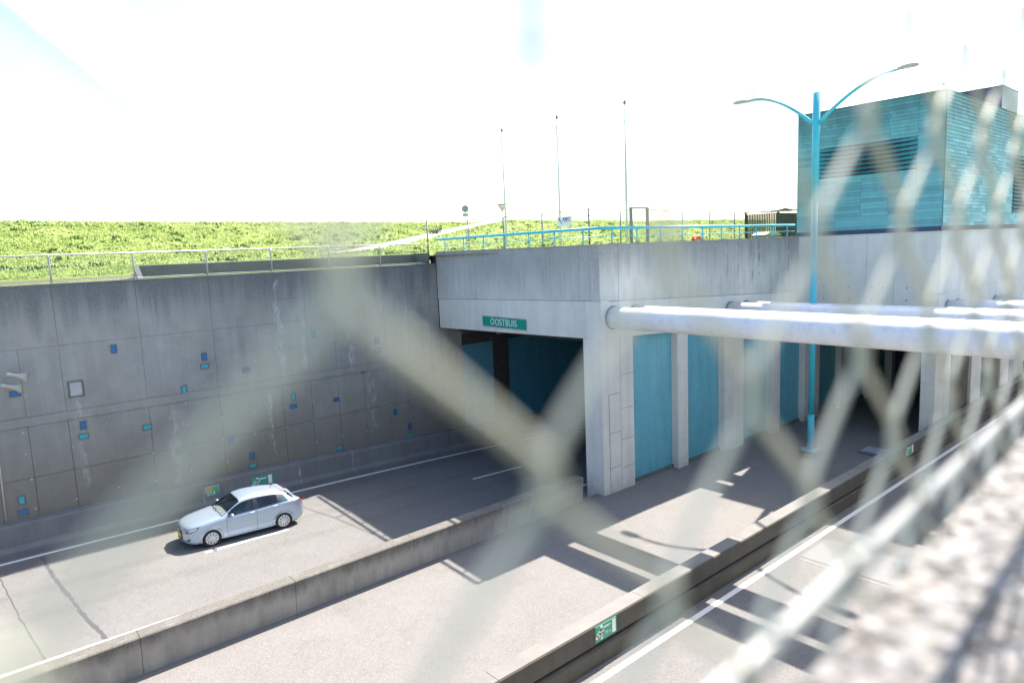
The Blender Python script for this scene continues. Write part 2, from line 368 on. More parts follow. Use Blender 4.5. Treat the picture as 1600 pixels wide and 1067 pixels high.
def car_paint():
    t = NT('car_paint'); t.b.inputs['Coat Weight'].default_value = .9; t.b.inputs['Coat Roughness'].default_value = .04
    return t.out(t.mix(t.noise(60, 2), (.40,.50,.60), (.46,.56,.66)), .34, .55)
M['car'] = car_paint()
M['rubber'] = plain('tyre_rubber', (.02,.02,.021), .8, var=.2, sc=30); M['rim'] = plain('hubcap_silver', (.62,.63,.62), .35, .3, var=.05)
M['chrome'] = plain('chrome', (.75,.76,.78), .12, .9, var=.02); M['interior'] = plain('car_interior', (.62,.65,.60), .8, var=.15, sc=8)
M['tail'] = plain('tail_light', (.75,.02,.04), .2, var=.05); M['plate'] = plain('plate_yellow', (.8,.45,.03), .4, var=.04)
M['hlamp'] = plain('headlight', (.22,.24,.27), .06, .6, var=.2, sc=25); M['amber'] = plain('amber', (.8,.35,.08), .2, var=.05)

# ---------------------------------------------------------------- levels
def zl(x):                                                            # left carriageway falls towards the tunnel
    xx = max(x, -8); return -10.07 - .012*xx - .0008*xx*xx if xx < 60 else zl(59.9)
def zm(x): return -10.0 - .017*max(0, x-20)                           # median
YW = 29.8
def ribbon(x0, x1, ya, yb, zf, step=2.0, mi=0, dz=0.0):
    mb = MB(); n = max(1, int((x1-x0)/step)); 
    for i in range(n):
        a = x0+(x1-x0)*i/n; b = x0+(x1-x0)*(i+1)/n
        mb.face([(a,ya,zf(a)+dz),(b,ya,zf(b)+dz),(b,yb,zf(b)+dz),(a,yb,zf(a)+dz)], mi)
    return mb
def extrude_profile(x0, x1, prof, zf, step=2.0, mi=0, mb=None):
    """solid strip along x whose (y, z) profile follows the level zf"""
    mb = mb or MB(); n = max(1, int((x1-x0)/step)); k = len(prof)
    for i in range(n):
        a = x0+(x1-x0)*i/n; b = x0+(x1-x0)*(i+1)/n
        for j in range(k):
            p, q = prof[j], prof[(j+1)%k]
            mb.face([(a,p[0],p[1]+zf(a)),(b,p[0],p[1]+zf(b)),(b,q[0],q[1]+zf(b)),(a,q[0],q[1]+zf(a))], mi)
    mb.face([(x0,p[0],p[1]+zf(x0)) for p in prof], mi); mb.face([(x1,p[0],p[1]+zf(x1)) for p in prof][::-1], mi)
    return mb

# ---------------------------------------------------------------- setting: roads, median, terrain
struct('left_carriageway', ribbon(-60, 90, 18.3, 29.75, zl), M['asphalt'])
struct('right_carriageway', ribbon(-60, 90, .2, 10.4, lambda x: -10.0), M['asphalt'])
struct('median', ribbon(-60, 52, 10.6, 18.2, zm), M['median'])
mk = []
mk.append(('edge_line', ribbon(-60, 60, 28.74, 28.92, zl, dz=.004)))
mk.append(('edge_line', ribbon(-60, 60, 20.56, 20.76, zl, dz=.004)))
for a in (-5.3, 6.62, 18.62, 30.6, 42.6):
    mk.append(('lane_dash', ribbon(a, a+3.05, 24.72, 24.87, zl, step=1, dz=.004)))
mk.append(('edge_line', ribbon(-60, 80, 9.93, 10.1, lambda x: -10.0, dz=.004)))
for a in (-17.4, -5.4, 6.6, 18.6, 30.6, 42.6): mk.append(('lane_dash', ribbon(a, a+3, 6.2, 6.35, lambda x: -10.0, dz=.004)))
for n, mb in mk: struct(n, mb, M['paint_white'])
mb = MB()
for (x0, x1) in ((19.9, 20.5), (21.9, 22.3)): mb.box(x0, x0+.12, 6.4, 9.7, -10.0, -9.996); 
mb.box(20.15, 21.9, 6.4, 9.75, -10.0, -9.994)
struct('road_patch', mb, M['patch'])
random.seed(3)
def crack(name, pts, wdt, zf):
    mb = MB(); P = []
    for (a, b), (c, d) in zip(pts[:-1], pts[1:]):
        for i in range(14): P.append((a+(c-a)*i/14+random.uniform(-.02,.02), b+(d-b)*i/14))
    P.append(pts[-1])
    for (a, b), (c, d) in zip(P[:-1], P[1:]):
        w2 = wdt*random.uniform(.6, 1.4)/2; mb.face([(a-w2,b,zf(a)+.005),(a+w2,b,zf(a)+.005),(c+w2,d,zf(c)+.005),(c-w2,d,zf(c)+.005)])
    return struct(name, mb, M['joint'])
crack('road_joint', [(2.25,28.6),(2.3,26.5),(2.45,24.5),(2.6,22.5),(2.8,20.8)], .1, zl)
crack('road_joint', [(.95,28.0),(1.15,24),(1.4,20.8)], .03, zl)

def dike_h(x, y):
    base = -.48 + (0.42 if y > 33.5 else (.42*max(0, y-30.6)/2.9)) if x < 20 else -.06
    base = min(base, .0) + .012*max(0, min(y, 46)-34)
    crest = 76 + 6*math.sin((x-10)*.03) if x < 60 else 82 - (x-60)*.13
    foot = crest - 29
    t = max(0, min(1, (y-foot)/(crest-foot))); t = t*t*(3-2*t)*.75 + t*.25
    h = 4.15 if x < 90 else 3.9
    z = base*(1-t) + h*t
    if y > crest+10: z -= min(5.5, (y-crest-10)*.25)
    return z
def on_ramp(x, y):
    """distance to the path centre line"""
    best = 9
    for (a, b) in zip(PATH[:-1], PATH[1:]):
        ax, ay = a[:2]; bx, by = b[:2]; t = max(0, min(1, ((x-ax)*(bx-ax)+(y-ay)*(by-ay))/((bx-ax)**2+(by-ay)**2)))
        best = min(best, math.hypot(x-ax-t*(bx-ax), y-ay-t*(by-ay)))
    return best
PATH = [(-40,43.0,.0),(14,47.0,.05),(22,49.2,.14),(30,53.5,.55),(37.7,60,1.25),(50,68.5,2.6),(64.7,77.5,4.25),(80,86,4.6)]
def path_z(x):
    for a, b in zip(PATH[:-1], PATH[1:]):
        if a[0] <= x <= b[0]: return a[2] + (b[2]-a[2])*(x-a[0])/(b[0]-a[0])
    return None
from mathutils import noise as mn
def ter_h(x, y):
    z = dike_h(x, y); z += .10*mn.noise(Vector((x*.35, y*.35, 0))) + .05*mn.noise(Vector((x*1.1, y*1.1, 3))) if y > 34 else 0
    if -40 < x < 80 and y > 38:
        d = on_ramp(x, y); pz = path_z(x)
        if d < 4.5 and pz is not None:
            k = max(0, min(1, (4.5-d)/2.6)); z = z*(1-k) + (pz-.05)*k
    return z
mb = MB()
def grid(xs, ys, fn):
    k = len(mb.v)
    for x in xs:
        for y in ys: mb.v.append((x, y, fn(x, y)))
    ny = len(ys)
    for i in range(len(xs)-1):
        for j in range(ny-1):
            mb.f.append((k+i*ny+j, k+(i+1)*ny+j, k+(i+1)*ny+j+1, k+i*ny+j+1)); mb.m.append(0); mb.c.append((1,1,1)); mb.sm.append(True)
xs = [-600,-300,-150,-80] + [-60+1.5*i for i in range(147)] + [170,200,260,400,800]
ys = [31.2+1.1*i for i in range(62)] + [102,108,115,130,160,250,500,900]
grid(xs, ys, ter_h)
struct('dike', mb, M['grass'], merge=False)
mb = MB()
mb.face([(20.35,18.2,-.12),(900,18.2,-.12),(900,31.2,-.12),(20.35,31.2,-.12)])
mb.face([(36.3,11.3,-.12),(900,11.3,-.12),(900,18.2,-.12),(36.3,18.2,-.12)])
mb.face([(90,-.5,-.12),(900,-.5,-.12),(900,11.3,-.12),(90,11.3,-.12)])
mb.face([(-900,-900,-.9),(900,-900,-.9),(900,-.5,-.9),(-900,-.5,-.9)])
mb.face([(-900,-.5,-.9),(-60,-.5,-.9),(-60,31.2,-.9),(-900,31.2,-.9)])
mb.face([(-60,30.2,-.75),(20.35,30.2,-.75),(20.35,31.2,-.5),(-60,31.2,-.5)])
struct('ground', mb, M['grass'])
mb = MB(); L = []; Rr = []
PP = []
for a, b in zip(PATH[:-1], PATH[1:]):
    for i in range(6): PP.append(tuple(a[k]+(b[k]-a[k])*i/6 for k in range(3)))
PP.append(PATH[-1])
for i, p in enumerate(PP):
    q = PP[min(i+1, len(PP)-1)]; r_ = PP[max(i-1, 0)]; d = Vector((q[0]-r_[0], q[1]-r_[1])).normalized(); n = Vector((-d.y, d.x))
    wd = 1.75
    L.append((p[0]+n.x*wd, p[1]+n.y*wd, p[2]+.02)); Rr.append((p[0]-n.x*wd, p[1]-n.y*wd, p[2]+.02))
for i in range(len(PP)-1): mb.face([Rr[i], Rr[i+1], L[i+1], L[i]])
struct('path', mb, M['path'])

# grass: uncountable blades, one object
random.seed(11)
mb = MB()
def tuft(x, y, z, h, n):
    for _ in range(n):
        a = random.uniform(0, 6.283); lx, ly = math.cos(a), math.sin(a); wv = h*random.uniform(.16, .34); ln = h*random.uniform(.15, .7)
        ox, oy = random.uniform(-.5,.5)*h, random.uniform(-.5,.5)*h; hh = h*random.uniform(.6, 1.15)
        p0 = (x+ox-ly*wv, y+oy+lx*wv, z-.03); p1 = (x+ox+ly*wv, y+oy-lx*wv, z-.03)
        m0 = (x+ox+lx*ln*.4-ly*wv*.7, y+oy+ly*ln*.4+lx*wv*.7, z+hh*.6); m1 = (x+ox+lx*ln*.4+ly*wv*.7, y+oy+ly*ln*.4-lx*wv*.7, z+hh*.6)
        t = (x+ox+lx*ln, y+oy+ly*ln, z+hh); k = len(mb.v)
        mb.v.extend((p0,p1,m1,m0,t)); mb.f.append((k,k+1,k+2,k+3)); mb.f.append((k+3,k+2,k+4)); mb.m.extend((0,0)); mb.c.extend(((1,1,1),)*2); mb.sm.extend((False, False))
cnt = 0
while cnt < 60000:
    r_ = random.random()
    y = 31.6 + (r_**1.25)*56; az = random.uniform(-.02, 1.02)
    x = y*(.04 + az*1.75) if y > 31 else 0
    if x > 125: continue
    if -40 < x < 80 and y > 38 and on_ramp(x, y) < 1.95: continue
    if x < 20 and y < 32.0 and x > 6.5: continue
    cl = mn.noise(Vector((x*.45, y*.45, 7)))
    if random.random() > .75 + cl*.5: continue
    h = random.uniform(.09, .19)*(1+.8*max(0, cl))*(1 + (y-32)/90)
    if y < 36: h *= .7
    tuft(x, y, ter_h(x, y), h, 4); cnt += 1
for _ in range(9000):                                              # verge on the tunnel deck
    x = random.uniform(20.9, 75); y = random.uniform(18.6, 31.4)
    if x > 35.8 and y < 18.8: continue
    tuft(x, y, -.12, random.uniform(.1, .26), 4)
for _ in range(700):                                               # darker weed clumps
    y = 34 + random.random()**1.1*50; x = y*(.04 + random.uniform(0, 1)*1.75)
    if x > 125 or (x < 80 and on_ramp(x, y) < 2.3): continue
    k = len(mb.m); [tuft(x+random.gauss(0,.35), y+random.gauss(0,.25), ter_h(x, y)+.05, random.uniform(.12,.26), 4) for _ in range(7)]
    for q in range(k, len(mb.m)): mb.m[q] = 1
M['weeds'] = plain('weed_leaves', (.12,.20,.06), .7, var=.35, sc=2)
go = build('grass', mb, [M['blades'], M['weeds']]); go['kind'] = 'stuff'; go['label'] = 'bright green grass and weeds on the dike and behind the walls'; go['category'] = 'grass'
mb = MB()
for _ in range(500):
    a = random.uniform(0, 6.28); b = random.uniform(0, 1.4); rr = .55*random.random()**.4
    cx, cy, cz = 46.0+rr*1.6*math.cos(a), 66+rr*math.sin(a), 0
    cz = ter_h(cx, cy)+.15+rr*math.sin(b)*1.2; s_ = random.uniform(.05,.11); u = Vector((random.uniform(-1,1), random.uniform(-1,1), random.uniform(-1,1))).normalized(); v = u.orthogonal()
    c = Vector((cx,cy,cz)); mb.face([c-u*s_, c+v*s_*.6, c+u*s_, c-v*s_*.6])
M['bush'] = plain('bush_leaves', (.035,.07,.03), .7, var=.4, sc=3)
tag(build('bush', mb, M['bush']), 'small dark green bush on the dike slope beside the pale path', 'bush')

# ---------------------------------------------------------------- left retaining wall
def panels(mb, xs, zs, ypl, sgn=-1, gap=.008, dep=.025, mi=0, axis='x'):
    """formwork panels with open joints; plane y=ypl (axis x) or x=ypl (axis y)"""
    for i in range(len(xs)-1):
        for j in range(len(zs)-1):
            a, b = xs[i], xs[i+1]; c, d = zs[j], zs[j+1]
            o = [(a,c),(b,c),(b,d),(a,d)]; g = gap/2
            n = [(a+g,c+g),(b-g,c+g),(b-g,d-g),(a+g,d-g)]
            P = lambda q, t: (q[0], ypl - sgn*t, q[1]) if axis == 'x' else (ypl - sgn*t, q[0], q[1])
            n2 = [(p[0]+(.008 if k in (0,3) else -.008), p[1]+(.008 if k in (0,1) else -.008)) for k, p in enumerate(n)]
            mb.face([P(p, 0) for p in n2], mi)
            for k in range(4): mb.face([P(n[k], .008), P(n[(k+1)%4], .008), P(n2[(k+1)%4], 0), P(n2[k], 0)], mi)
            for k in range(4): mb.face([P(n[k], dep), P(n[(k+1)%4], dep), P(n[(k+1)%4], .008), P(n[k], .008)], mi)
wall = thing('retaining_wall', 'long grey concrete retaining wall left of the road, set with small blue and turquoise tiles', 'wall', (10, YW, -10.3))
mb = MB(); J = [-23.71+2.74*i for i in range(13)]                     # ... 3.69, 6.43, 9.17
xa = J[:]; 
ztop = -.58
panels(mb, xa, [-2.8, ztop], YW); 
xlow = sorted(xa + [2.45]); panels(mb, xlow, [-5.27, -2.8], YW); 
panels(mb, xlow, [-9.6, -7.5, -5.6], YW-.012, gap=.014); 
x2 = [9.17+1.37*i for i in range(9)] + [20.68]
x2 = x2[:8] + [20.68]
panels(mb, [9.17, 11.91], [-2.8, ztop], YW); panels(mb, [9.17,11.91], [-5.27,-2.8], YW)
x3 = [11.91+1.37*i for i in range(7)]; x3[-1] = 20.13; x3 += [20.68]
panels(mb, x3, [-2.8, -1.75, ztop], YW); panels(mb, x3, [-5.27, -4.0, -2.8], YW)
panels(mb, [9.17, 11.91]+x3[1:], [-9.9, -7.5, -5.6], YW-.012, gap=.014)
mb.box(-23.7, 20.68, YW+.02, YW+.6, -11.5, ztop-.02)
mb.box(-23.7, 20.68, YW-.03, YW+.45, ztop-.001, ztop+.055, bev=.01)    # coping
mb.box(-23.7, 20.68, YW-.045, YW+.02, -5.6, -5.27, bev=.012)           # construction joint ledge
build('wall_panels', mb, M['conc_left'], wall)
mb = MB(); random.seed(5)
for X in [x for x in [-1.79+1.37*i for i in range(17)]]:
    for Z in (-5.75, -6.6, -7.55, -8.6):
        if random.random() < .75: mb.lathe([(.001,0),(.035*random.uniform(.6,1.2),0),(.035,.006)], (X+random.uniform(-.05,.05), YW-.022, Z+random.uniform(-.06,.06)), 'y', 8)
for _ in range(14): mb.lathe([(.001,0),(.03,0),(.03,.006)], (random.uniform(1,19), YW-.006, random.uniform(-5,-3)), 'y', 8)
build('tie_hole_plugs', mb, M['grey_patch'], wall)
TL = [(5.46,-3.14,'b',1),(8.72,-3.88,'b',1),(8.71,-4.28,'t',0),(7.82,-5.12,'t',1),(10.4,-4.69,'d',0),(13.61,-3.48,'t',1),(16.89,-4.17,'d',1),(16.89,-4.65,'t',0),(12.39,-6.23,'t',1),(12.35,-6.65,'b',0),(15.97,-5.51,'b',1),(14.48,-6.72,'b',0),(17.64,-7.92,'b',1),(4.15,-5.89,'b',1),(4.12,-6.31,'t',0),(6.3,-6.4,'t',0),(9.47,-7.59,'b',1),(10.3,-8.53,'b',1),(10.29,-8.96,'t',0),(18.46,-8.85,'b',1),(18.43,-9.33,'t',0),(14.45,-9.11,'t',0),(6.21,-8.85,'d',0),(1.98,-8.23,'t',1),(1.97,-8.67,'b',0),(2.22,-4.35,'b',0)]
tm = {'b': M['blue_tile'], 't': M['teal_tile'], 'd': M['veiled_tile']}
for (x, z, c, p) in TL:
    w2, h2 = (.085, .145) if p else (.145, .085); mb = MB(); y = YW - (.012 if z < -5.6 else 0)
    mb.box(x-w2, x+w2, y-.016, y+.01, z-h2, z+h2, 0, .004)
    for q in (-1, 1): mb.box(x+q*(w2+.012)-.012, x+q*(w2+.012)+.012, y-.024, y+.01, z-h2-.024, z+h2+.024, 1)
    for q in (-1, 1): mb.box(x-w2, x+w2, y-.024, y+.01, z+q*(h2+.012)-.012, z+q*(h2+.012)+.012, 1)
    o = build('tile', mb, [tm[c], M['conc_low']], wall)
mb = MB(); x0, x1, z0, z1 = 3.87, 4.27, -4.74, -4.22
mb.box(x0, x1, YW-.005, YW+.01, z0, z1, 0)
for (a, b, c, d) in ((x0-.05,x0,z0-.05,z1+.05),(x1,x1+.05,z0-.05,z1+.05),(x0,x1,z1,z1+.05),(x0,x1,z0-.03,z0)): mb.box(a, b, YW-.04, YW+.01, c, d, 1)
build('junction_recess', mb, [M['grey_patch'], M['conc_low']], wall)
# foot barrier along the left wall
def zf_foot(x): return zl(x)
fb = build('concrete_barrier', extrude_profile(-23.7, 60, [(29.79,-1.2),(29.79,1.16),(29.42,1.13),(29.36,1.07),(29.30,.38),(29.16,.22),(29.14,-1.2)], zl), M['conc_foot'])
tag(fb, 'dark stained safety barrier running along the foot of the tiled retaining wall', 'barrier')
# median barriers
mb = MB(); xs_ = [-24.6+3.96*i for i in range(12)]
prof = [(18.06,-10.6),(18.06,-9.95),(17.98,-9.03),(18.01,-9.0),(18.42,-9.0),(18.46,-9.03),(18.5,-11.2)]
for i in range(len(xs_)-1):
    a, b = xs_[i]+.006, min(xs_[i+1]-.006, 19.93)
    if a > 19.9: break
    mb.prism(prof, 'x', a, b)
bb = tag(build('concrete_barrier', mb, M['conc_barrier']), 'pale low concrete wall with dark streaks between the car\'s road and the gravel median', 'barrier')
mb = MB(); prof = [(10.41,-11),(10.41,-9.60),(10.47,-9.57),(10.56,-9.57),(10.56,-9.50),(10.48,-9.49),(10.48,-9.03),(10.51,-9.0),(10.93,-9.0),(10.96,-9.03),(10.96,-11)]
xs_ = [-26.0+4.9*i for i in range(17)]
for i in range(len(xs_)-1): mb.prism(prof, 'x', xs_[i]+.005, xs_[i+1]-.005); mb.face([(xs_[i]+.006,10.512,-8.998),(xs_[i+1]-.006,10.512,-8.998),(xs_[i+1]-.006,10.928,-8.998),(xs_[i]+.006,10.928,-8.998)], 1)
tag(build('concrete_barrier', mb, [M['conc_barrier_b'], M['conc_cap']]), 'brown concrete barrier beside the right carriageway, carrying a green exit sign', 'barrier')

# ---------------------------------------------------------------- tunnel entrance
ent = thing('tunnel_entrance', 'grey concrete tunnel entrance with teal panels between pillars and a dark opening', 'tunnel', (20, 24, -10))
PX0, PX1 = 20.7, 19.97                                                # portal plane, left and right end
def px(y): return PX0 + (PX1-PX0)*(29.8-y)/12.0
def pslab(mb, y0, y1, z0a, z0b, z1, off, thick, mi=0):
    """vertical slab in the slightly skewed portal plane; bottom may slope between the ends"""
    P = lambda y, z, t: (px(y)+t, y, z)
    z1a, z1b = z1 if isinstance(z1, tuple) else (z1, z1)
    a = [P(y1,z0a,off), P(y0,z0b,off), P(y0,z1b,off), P(y1,z1a,off)]; b = [P(y1,z0a,off+thick), P(y0,z0b,off+thick), P(y0,z1b,off+thick), P(y1,z1a,off+thick)]
    mb.face(a, mi); mb.face(b[::-1], mi)
    for i in range(4): mb.face([a[i], a[(i+1)%4], b[(i+1)%4], b[i]], mi)
mb = MB(); ys_ = [17.8, 18.35, 18.95, 20.7, 22.5, 24.3, 26.2, 28.1, 28.9, 29.8]
for a, b in zip(ys_[:-1], ys_[1:]):
    zb = lambda y: -2.11 - .27*(y-17.8)/12
    pslab(mb, a+.004, b-.004, zb(b), zb(a), .04, 0.0, .3)
pslab(mb, 17.82, 29.78, -2.3, -2.1, .0, .02, .45); pslab(mb, 17.8, 29.8, .04, .04, .075, -.03, .5)
build('portal_fascia', mb, M['conc_top'], ent)
mb = MB()
for a, b in zip(ys_[:-1], ys_[1:]):
    zb = lambda y: -2.11 - .27*(y-17.8)/12
    pslab(mb, a+.002, b-.002, -3.93+.30*(29.8-b)/12+.0, -3.93+.30*(29.8-a)/12, (zb(b)-.016, zb(a)-.016), .03, .5)
build('lintel', mb, M['conc_light'], ent)
def pillar(name, x0, x1, y0, y1, z0, z1, joint=None, mat=None, hj=True):
    mb = MB(); segs = [x0] + ([joint] if joint else []) + [x1]
    hs = [z0, z0+.95, z0+2.35, z0+3.75, z0+5.15, z1] if hj else [z0, z1]
    hs = [h for h in hs if h < z1-.4] + [z1]
    for a, b in zip(segs[:-1], segs[1:]):
        for c, d in zip(hs[:-1], hs[1:]):
            mb.box(a+.008, b-.008, y0, y1, c+.004, d-.004, 0, .014)
    mb.box(x0+.03, x1-.03, y0+.02, y1-.02, z0, z1)
    return build(name, mb, mat or M['conc_pillar'], ent)
def lint_z(x): return -3.62 - .045*(x-20)                              # underside of the side lintel
# corner pillar of the left tube (its left face closes the portal opening)
mb = MB(); mb.box(19.95, 21.06, 17.78, 18.75, -11, lint_z(20), 0, .02); mb.box(21.09, 21.93, 17.80, 18.6, -11, lint_z(21)+.0, 0, .012)
for h in (-8.95, -7.5, -5.9): mb.box(20.35, 21.04, 17.772, 17.9, h-.006, h+.006, 1)
mb.box(20.33, 20.342, 17.772, 17.9, -10, -5.9, 1)
for h in (-9.1, -7.9, -6.6, -5.2): mb.box(21.12, 21.9, 17.796, 17.9, h-.006, h+.006, 1)
build('corner_pillar', mb, [M['conc_pillar'], M['joint']], ent)
for (a, b, j) in ((24.98,25.77,None),(28.76,30.49,29.65),(33.26,34.15,None),(36.9,38.7,37.9),(41.5,42.3,None),(45.6,47.3,46.5)):
    pillar('pillar', a, b, 17.79, 18.6, -10.9, lint_z((a+b)/2)-.005, j)
for (a, b) in ((21.93,24.98),(25.77,28.76),(30.49,33.26),(34.15,36.9),(38.7,41.5),(42.3,45.6),(47.3,50)):
    mb = MB(); mb.box(a-.02, b+.02, 18.14, 18.4, -10.95, lint_z(a)-.004)
    mb.box(a-.02, b+.02, 18.05, 18.2, -10.95, zm(a)+.10, 1)
    build('mosaic_panel', mb, [M['mos_teal'], M['conc_low']], ent)
# side fascia above the colonnade
def band(x): return -2.13 - .046*(x-20)
mb = MB(); xs_ = [19.98, 21.1, 23.4, 25.2, 27.3, 29.65, 31.0, 33.0, 34.6, 36.15]
for a, b in zip(xs_[:-1], xs_[1:]):
    y = 17.8; g = .012 if b in (21.1, 29.65) or a in (21.1, 29.65) else .004
    A = [(a+g,y,band(a)),(b-g,y,band(b)),(b-g,y,.04),(a+g,y,.04)]; B = [(p[0], y+.4, p[2]) for p in A]
    mb.face(A); mb.face(B[::-1]); [mb.face([A[i],A[(i+1)%4],B[(i+1)%4],B[i]]) for i in range(4)]
mb.box(20.05, 36.1, 17.83, 18.15, -2.0, .0); mb.box(20.05, 36.15, 17.77, 18.25, .042, .075)
build('side_fascia', mb, M['conc_side'], ent)
mb = MB(); xs_ = [19.98, 20.3, 21.1, 22.6, 28.75, 29.65, 31.3, 36.15, 50]
for a, b in zip(xs_[:-1], xs_[1:]):
    y = 17.82; g = .006
    A = [(a+g,y,lint_z(a)+.003),(b-g,y,lint_z(b)+.003),(b-g,y,band(b)-.018),(a+g,y,band(a)-.018)]; B = [(p[0], y+.75, p[2]) for p in A]
    mb.face(A); mb.face(B[::-1]); [mb.face([A[i],A[(i+1)%4],B[(i+1)%4],B[i]]) for i in range(4)]
build('side_lintel', mb, M['conc_light'], ent)
# deck slab with the sloping soffit
mb = MB()
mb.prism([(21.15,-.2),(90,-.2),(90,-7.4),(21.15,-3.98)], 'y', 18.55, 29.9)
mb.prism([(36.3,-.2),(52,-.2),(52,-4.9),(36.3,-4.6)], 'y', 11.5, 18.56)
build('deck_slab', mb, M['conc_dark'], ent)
# inside the left tube
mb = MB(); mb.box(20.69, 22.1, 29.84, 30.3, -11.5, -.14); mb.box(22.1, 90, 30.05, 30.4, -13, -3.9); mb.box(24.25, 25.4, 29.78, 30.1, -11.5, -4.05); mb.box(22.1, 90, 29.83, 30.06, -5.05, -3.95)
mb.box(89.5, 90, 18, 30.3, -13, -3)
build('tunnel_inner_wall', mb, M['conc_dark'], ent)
mb = MB(); mb.box(20.685, 22.1, YW, 29.83, -9.9, -3.95); build('wall_return', mb, M['conc_left'], ent)
mb = MB(); mb.box(22.1, 24.25, 29.82, 30.06, -9.75, -5.05); build('mosaic_panel', mb, M['mos_lit'], ent)
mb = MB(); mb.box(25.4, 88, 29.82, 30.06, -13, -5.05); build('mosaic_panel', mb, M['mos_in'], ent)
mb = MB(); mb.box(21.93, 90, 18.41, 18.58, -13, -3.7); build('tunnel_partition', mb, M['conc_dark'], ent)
for x in (22.6, 26.5, 30.5, 34.5):
    mb = MB(); mb.box(x, x+1.5, 27.2, 27.4, -4.25-.045*(x-21), -4.1-.045*(x-21), 0, .02); mb.box(x+.1, x+.16, 27.27, 27.33, -4.1-.045*(x-21), -3.95-.045*(x-21)); build('tunnel_light', mb, M['galv'], ent)
mb = MB(); mb.box(21.6, 60, 28.9, 29.3, -4.25, -4.2); mb.box(21.6, 60, 29.28, 29.3, -4.2, -4.1); build('cable_tray', mb, M['galv_dark'], ent)
# end wall over the median and right-hand wall
mb = MB(); ysr = [11.0, 13.0, 14.3, 15.9, 17.8]
for a, b in zip(ysr[:-1], ysr[1:]):
    for c, d in ((-1.35,.0),(-2.86,-1.35),(-4.6,-2.88)): mb.box(36.0, 36.4, a+.006, b-.006, c+.006, d-.006)
mb.box(36.02, 36.38, 11.02, 17.78, -4.58, -.03); mb.box(35.98, 36.45, 10.97, 17.85, .0, .06)
for y in (11.7,12.4,13.5,14.0,15.1,16.4,17.1):
    for z in (-2.6,-3.2): mb.lathe([(.001,0),(.035,0),(.035,.01)], (35.995, y, z), 'x', 8, 1)
build('end_wall', mb, [M['conc_light'], M['joint']], ent)
mb = MB(); xr = [36.0, 37.2, 39.0, 40.8, 43.0, 45.4, 48, 51, 54, 58, 62, 66, 70, 75, 80, 90]
for a, b in zip(xr[:-1], xr[1:]):
    for c, d in ((-1.35,.0),(-2.86,-1.35),(-4.4,-2.88)): mb.box(a+.006, b-.006, 11.0, 11.5, c+.006, d-.006)
mb.box(36.02, 90, 11.02, 11.4, -4.4, -.03); mb.box(36.0, 90, 10.95, 11.5, .0, .06)
build('right_side_fascia', mb, M['conc_light'], ent)
pr = lambda a, b, m=None: pillar('pillar', a, b, 11.02, 11.66, -10.9, -4.41, None, m)
pr(36.02, 37.3); pr(37.36, 38.16); pr(38.45, 41.0, M['conc_barrier_b']); pr(41.5, 43.2); pr(44.6, 46.4, M['conc_barrier_b']); pr(46.9, 48.7); pr(50, 52); pr(55, 58)
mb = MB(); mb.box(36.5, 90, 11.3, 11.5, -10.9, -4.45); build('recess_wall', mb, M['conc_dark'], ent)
mb = MB(); mb.box(49.6, 50, 11.6, 18.4, -11, -4); build('back_mosaic', mb, M['mos_navy'], ent)
for (y0, y1) in ((15.1,15.7),(17.6,18.1)):
    mb = MB(); mb.box(48.9, 49.5, y0, y1, -10.9, -4.85, 0, .02); build('inner_column', mb, M['conc_pillar'], ent)

# far right carriageway portal, outside the frame
far = thing('tunnel_portal', 'plain grey concrete portal closing the right carriageway beyond the struts', 'tunnel', (82, 5.5, -10))
mb = MB(); mb.box(82, 82.6, .3, 10.98, -5, 0); build('lintel', mb, M['conc_light'], far)
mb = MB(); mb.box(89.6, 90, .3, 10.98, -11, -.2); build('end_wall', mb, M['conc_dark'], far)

# ---------------------------------------------------------------- struts across the cutting
def strut(x, y1, z, label):
    t = thing('strut', label, 'pipe', (x, y1, z), 'white tubular struts spanning the cutting')
    mb = MB(); n = 24
    P = [(x, .35+(y1+.05-.35)*i/6, z) for i in range(7)]; mb.tube(P, .435, n)
    build('tube', mb, M['white_paint'], t)
    mb = MB()
    mb.lathe([(.445,0),(.475,0),(.475,.04),(.445,.04)], (x, y1-.03, z), 'y', n); build('collar', mb, M['galv_dark'], t)
    for yy in (5.9, 11.8):
        mb = MB(); mb.lathe([(.434,-.012),(.441,-.006),(.441,.006),(.434,.012)], (x, yy, z), 'y', n)
        if yy < y1: build('weld_seam', mb, M['white_paint'], t)
    return t
strut(20.72, 17.8, -2.83, 'white strut nearest the camera, fixed at the corner pillar of the left tube')
strut(22.1, 17.8, -2.89, 'white strut just behind the nearest one, mostly hidden by it')
strut(29.3, 17.8, -3.33, 'white strut left of the lamp post, front one of the second pair')
strut(30.7, 17.8, -3.39, 'white strut nearly touching the lamp post, back one of the second pair')
strut(37.25, 11.0, -3.68, 'white strut starting below the corner of the turquoise building')
strut(38.65, 11.0, -3.74, 'white strut directly behind the one below the turquoise building corner')
strut(45.0, 11.0, -4.03, 'farthest pale strut at the right edge of the picture')
strut(46.4, 11.0, -4.1, 'back strut of the farthest pair, at the right edge')

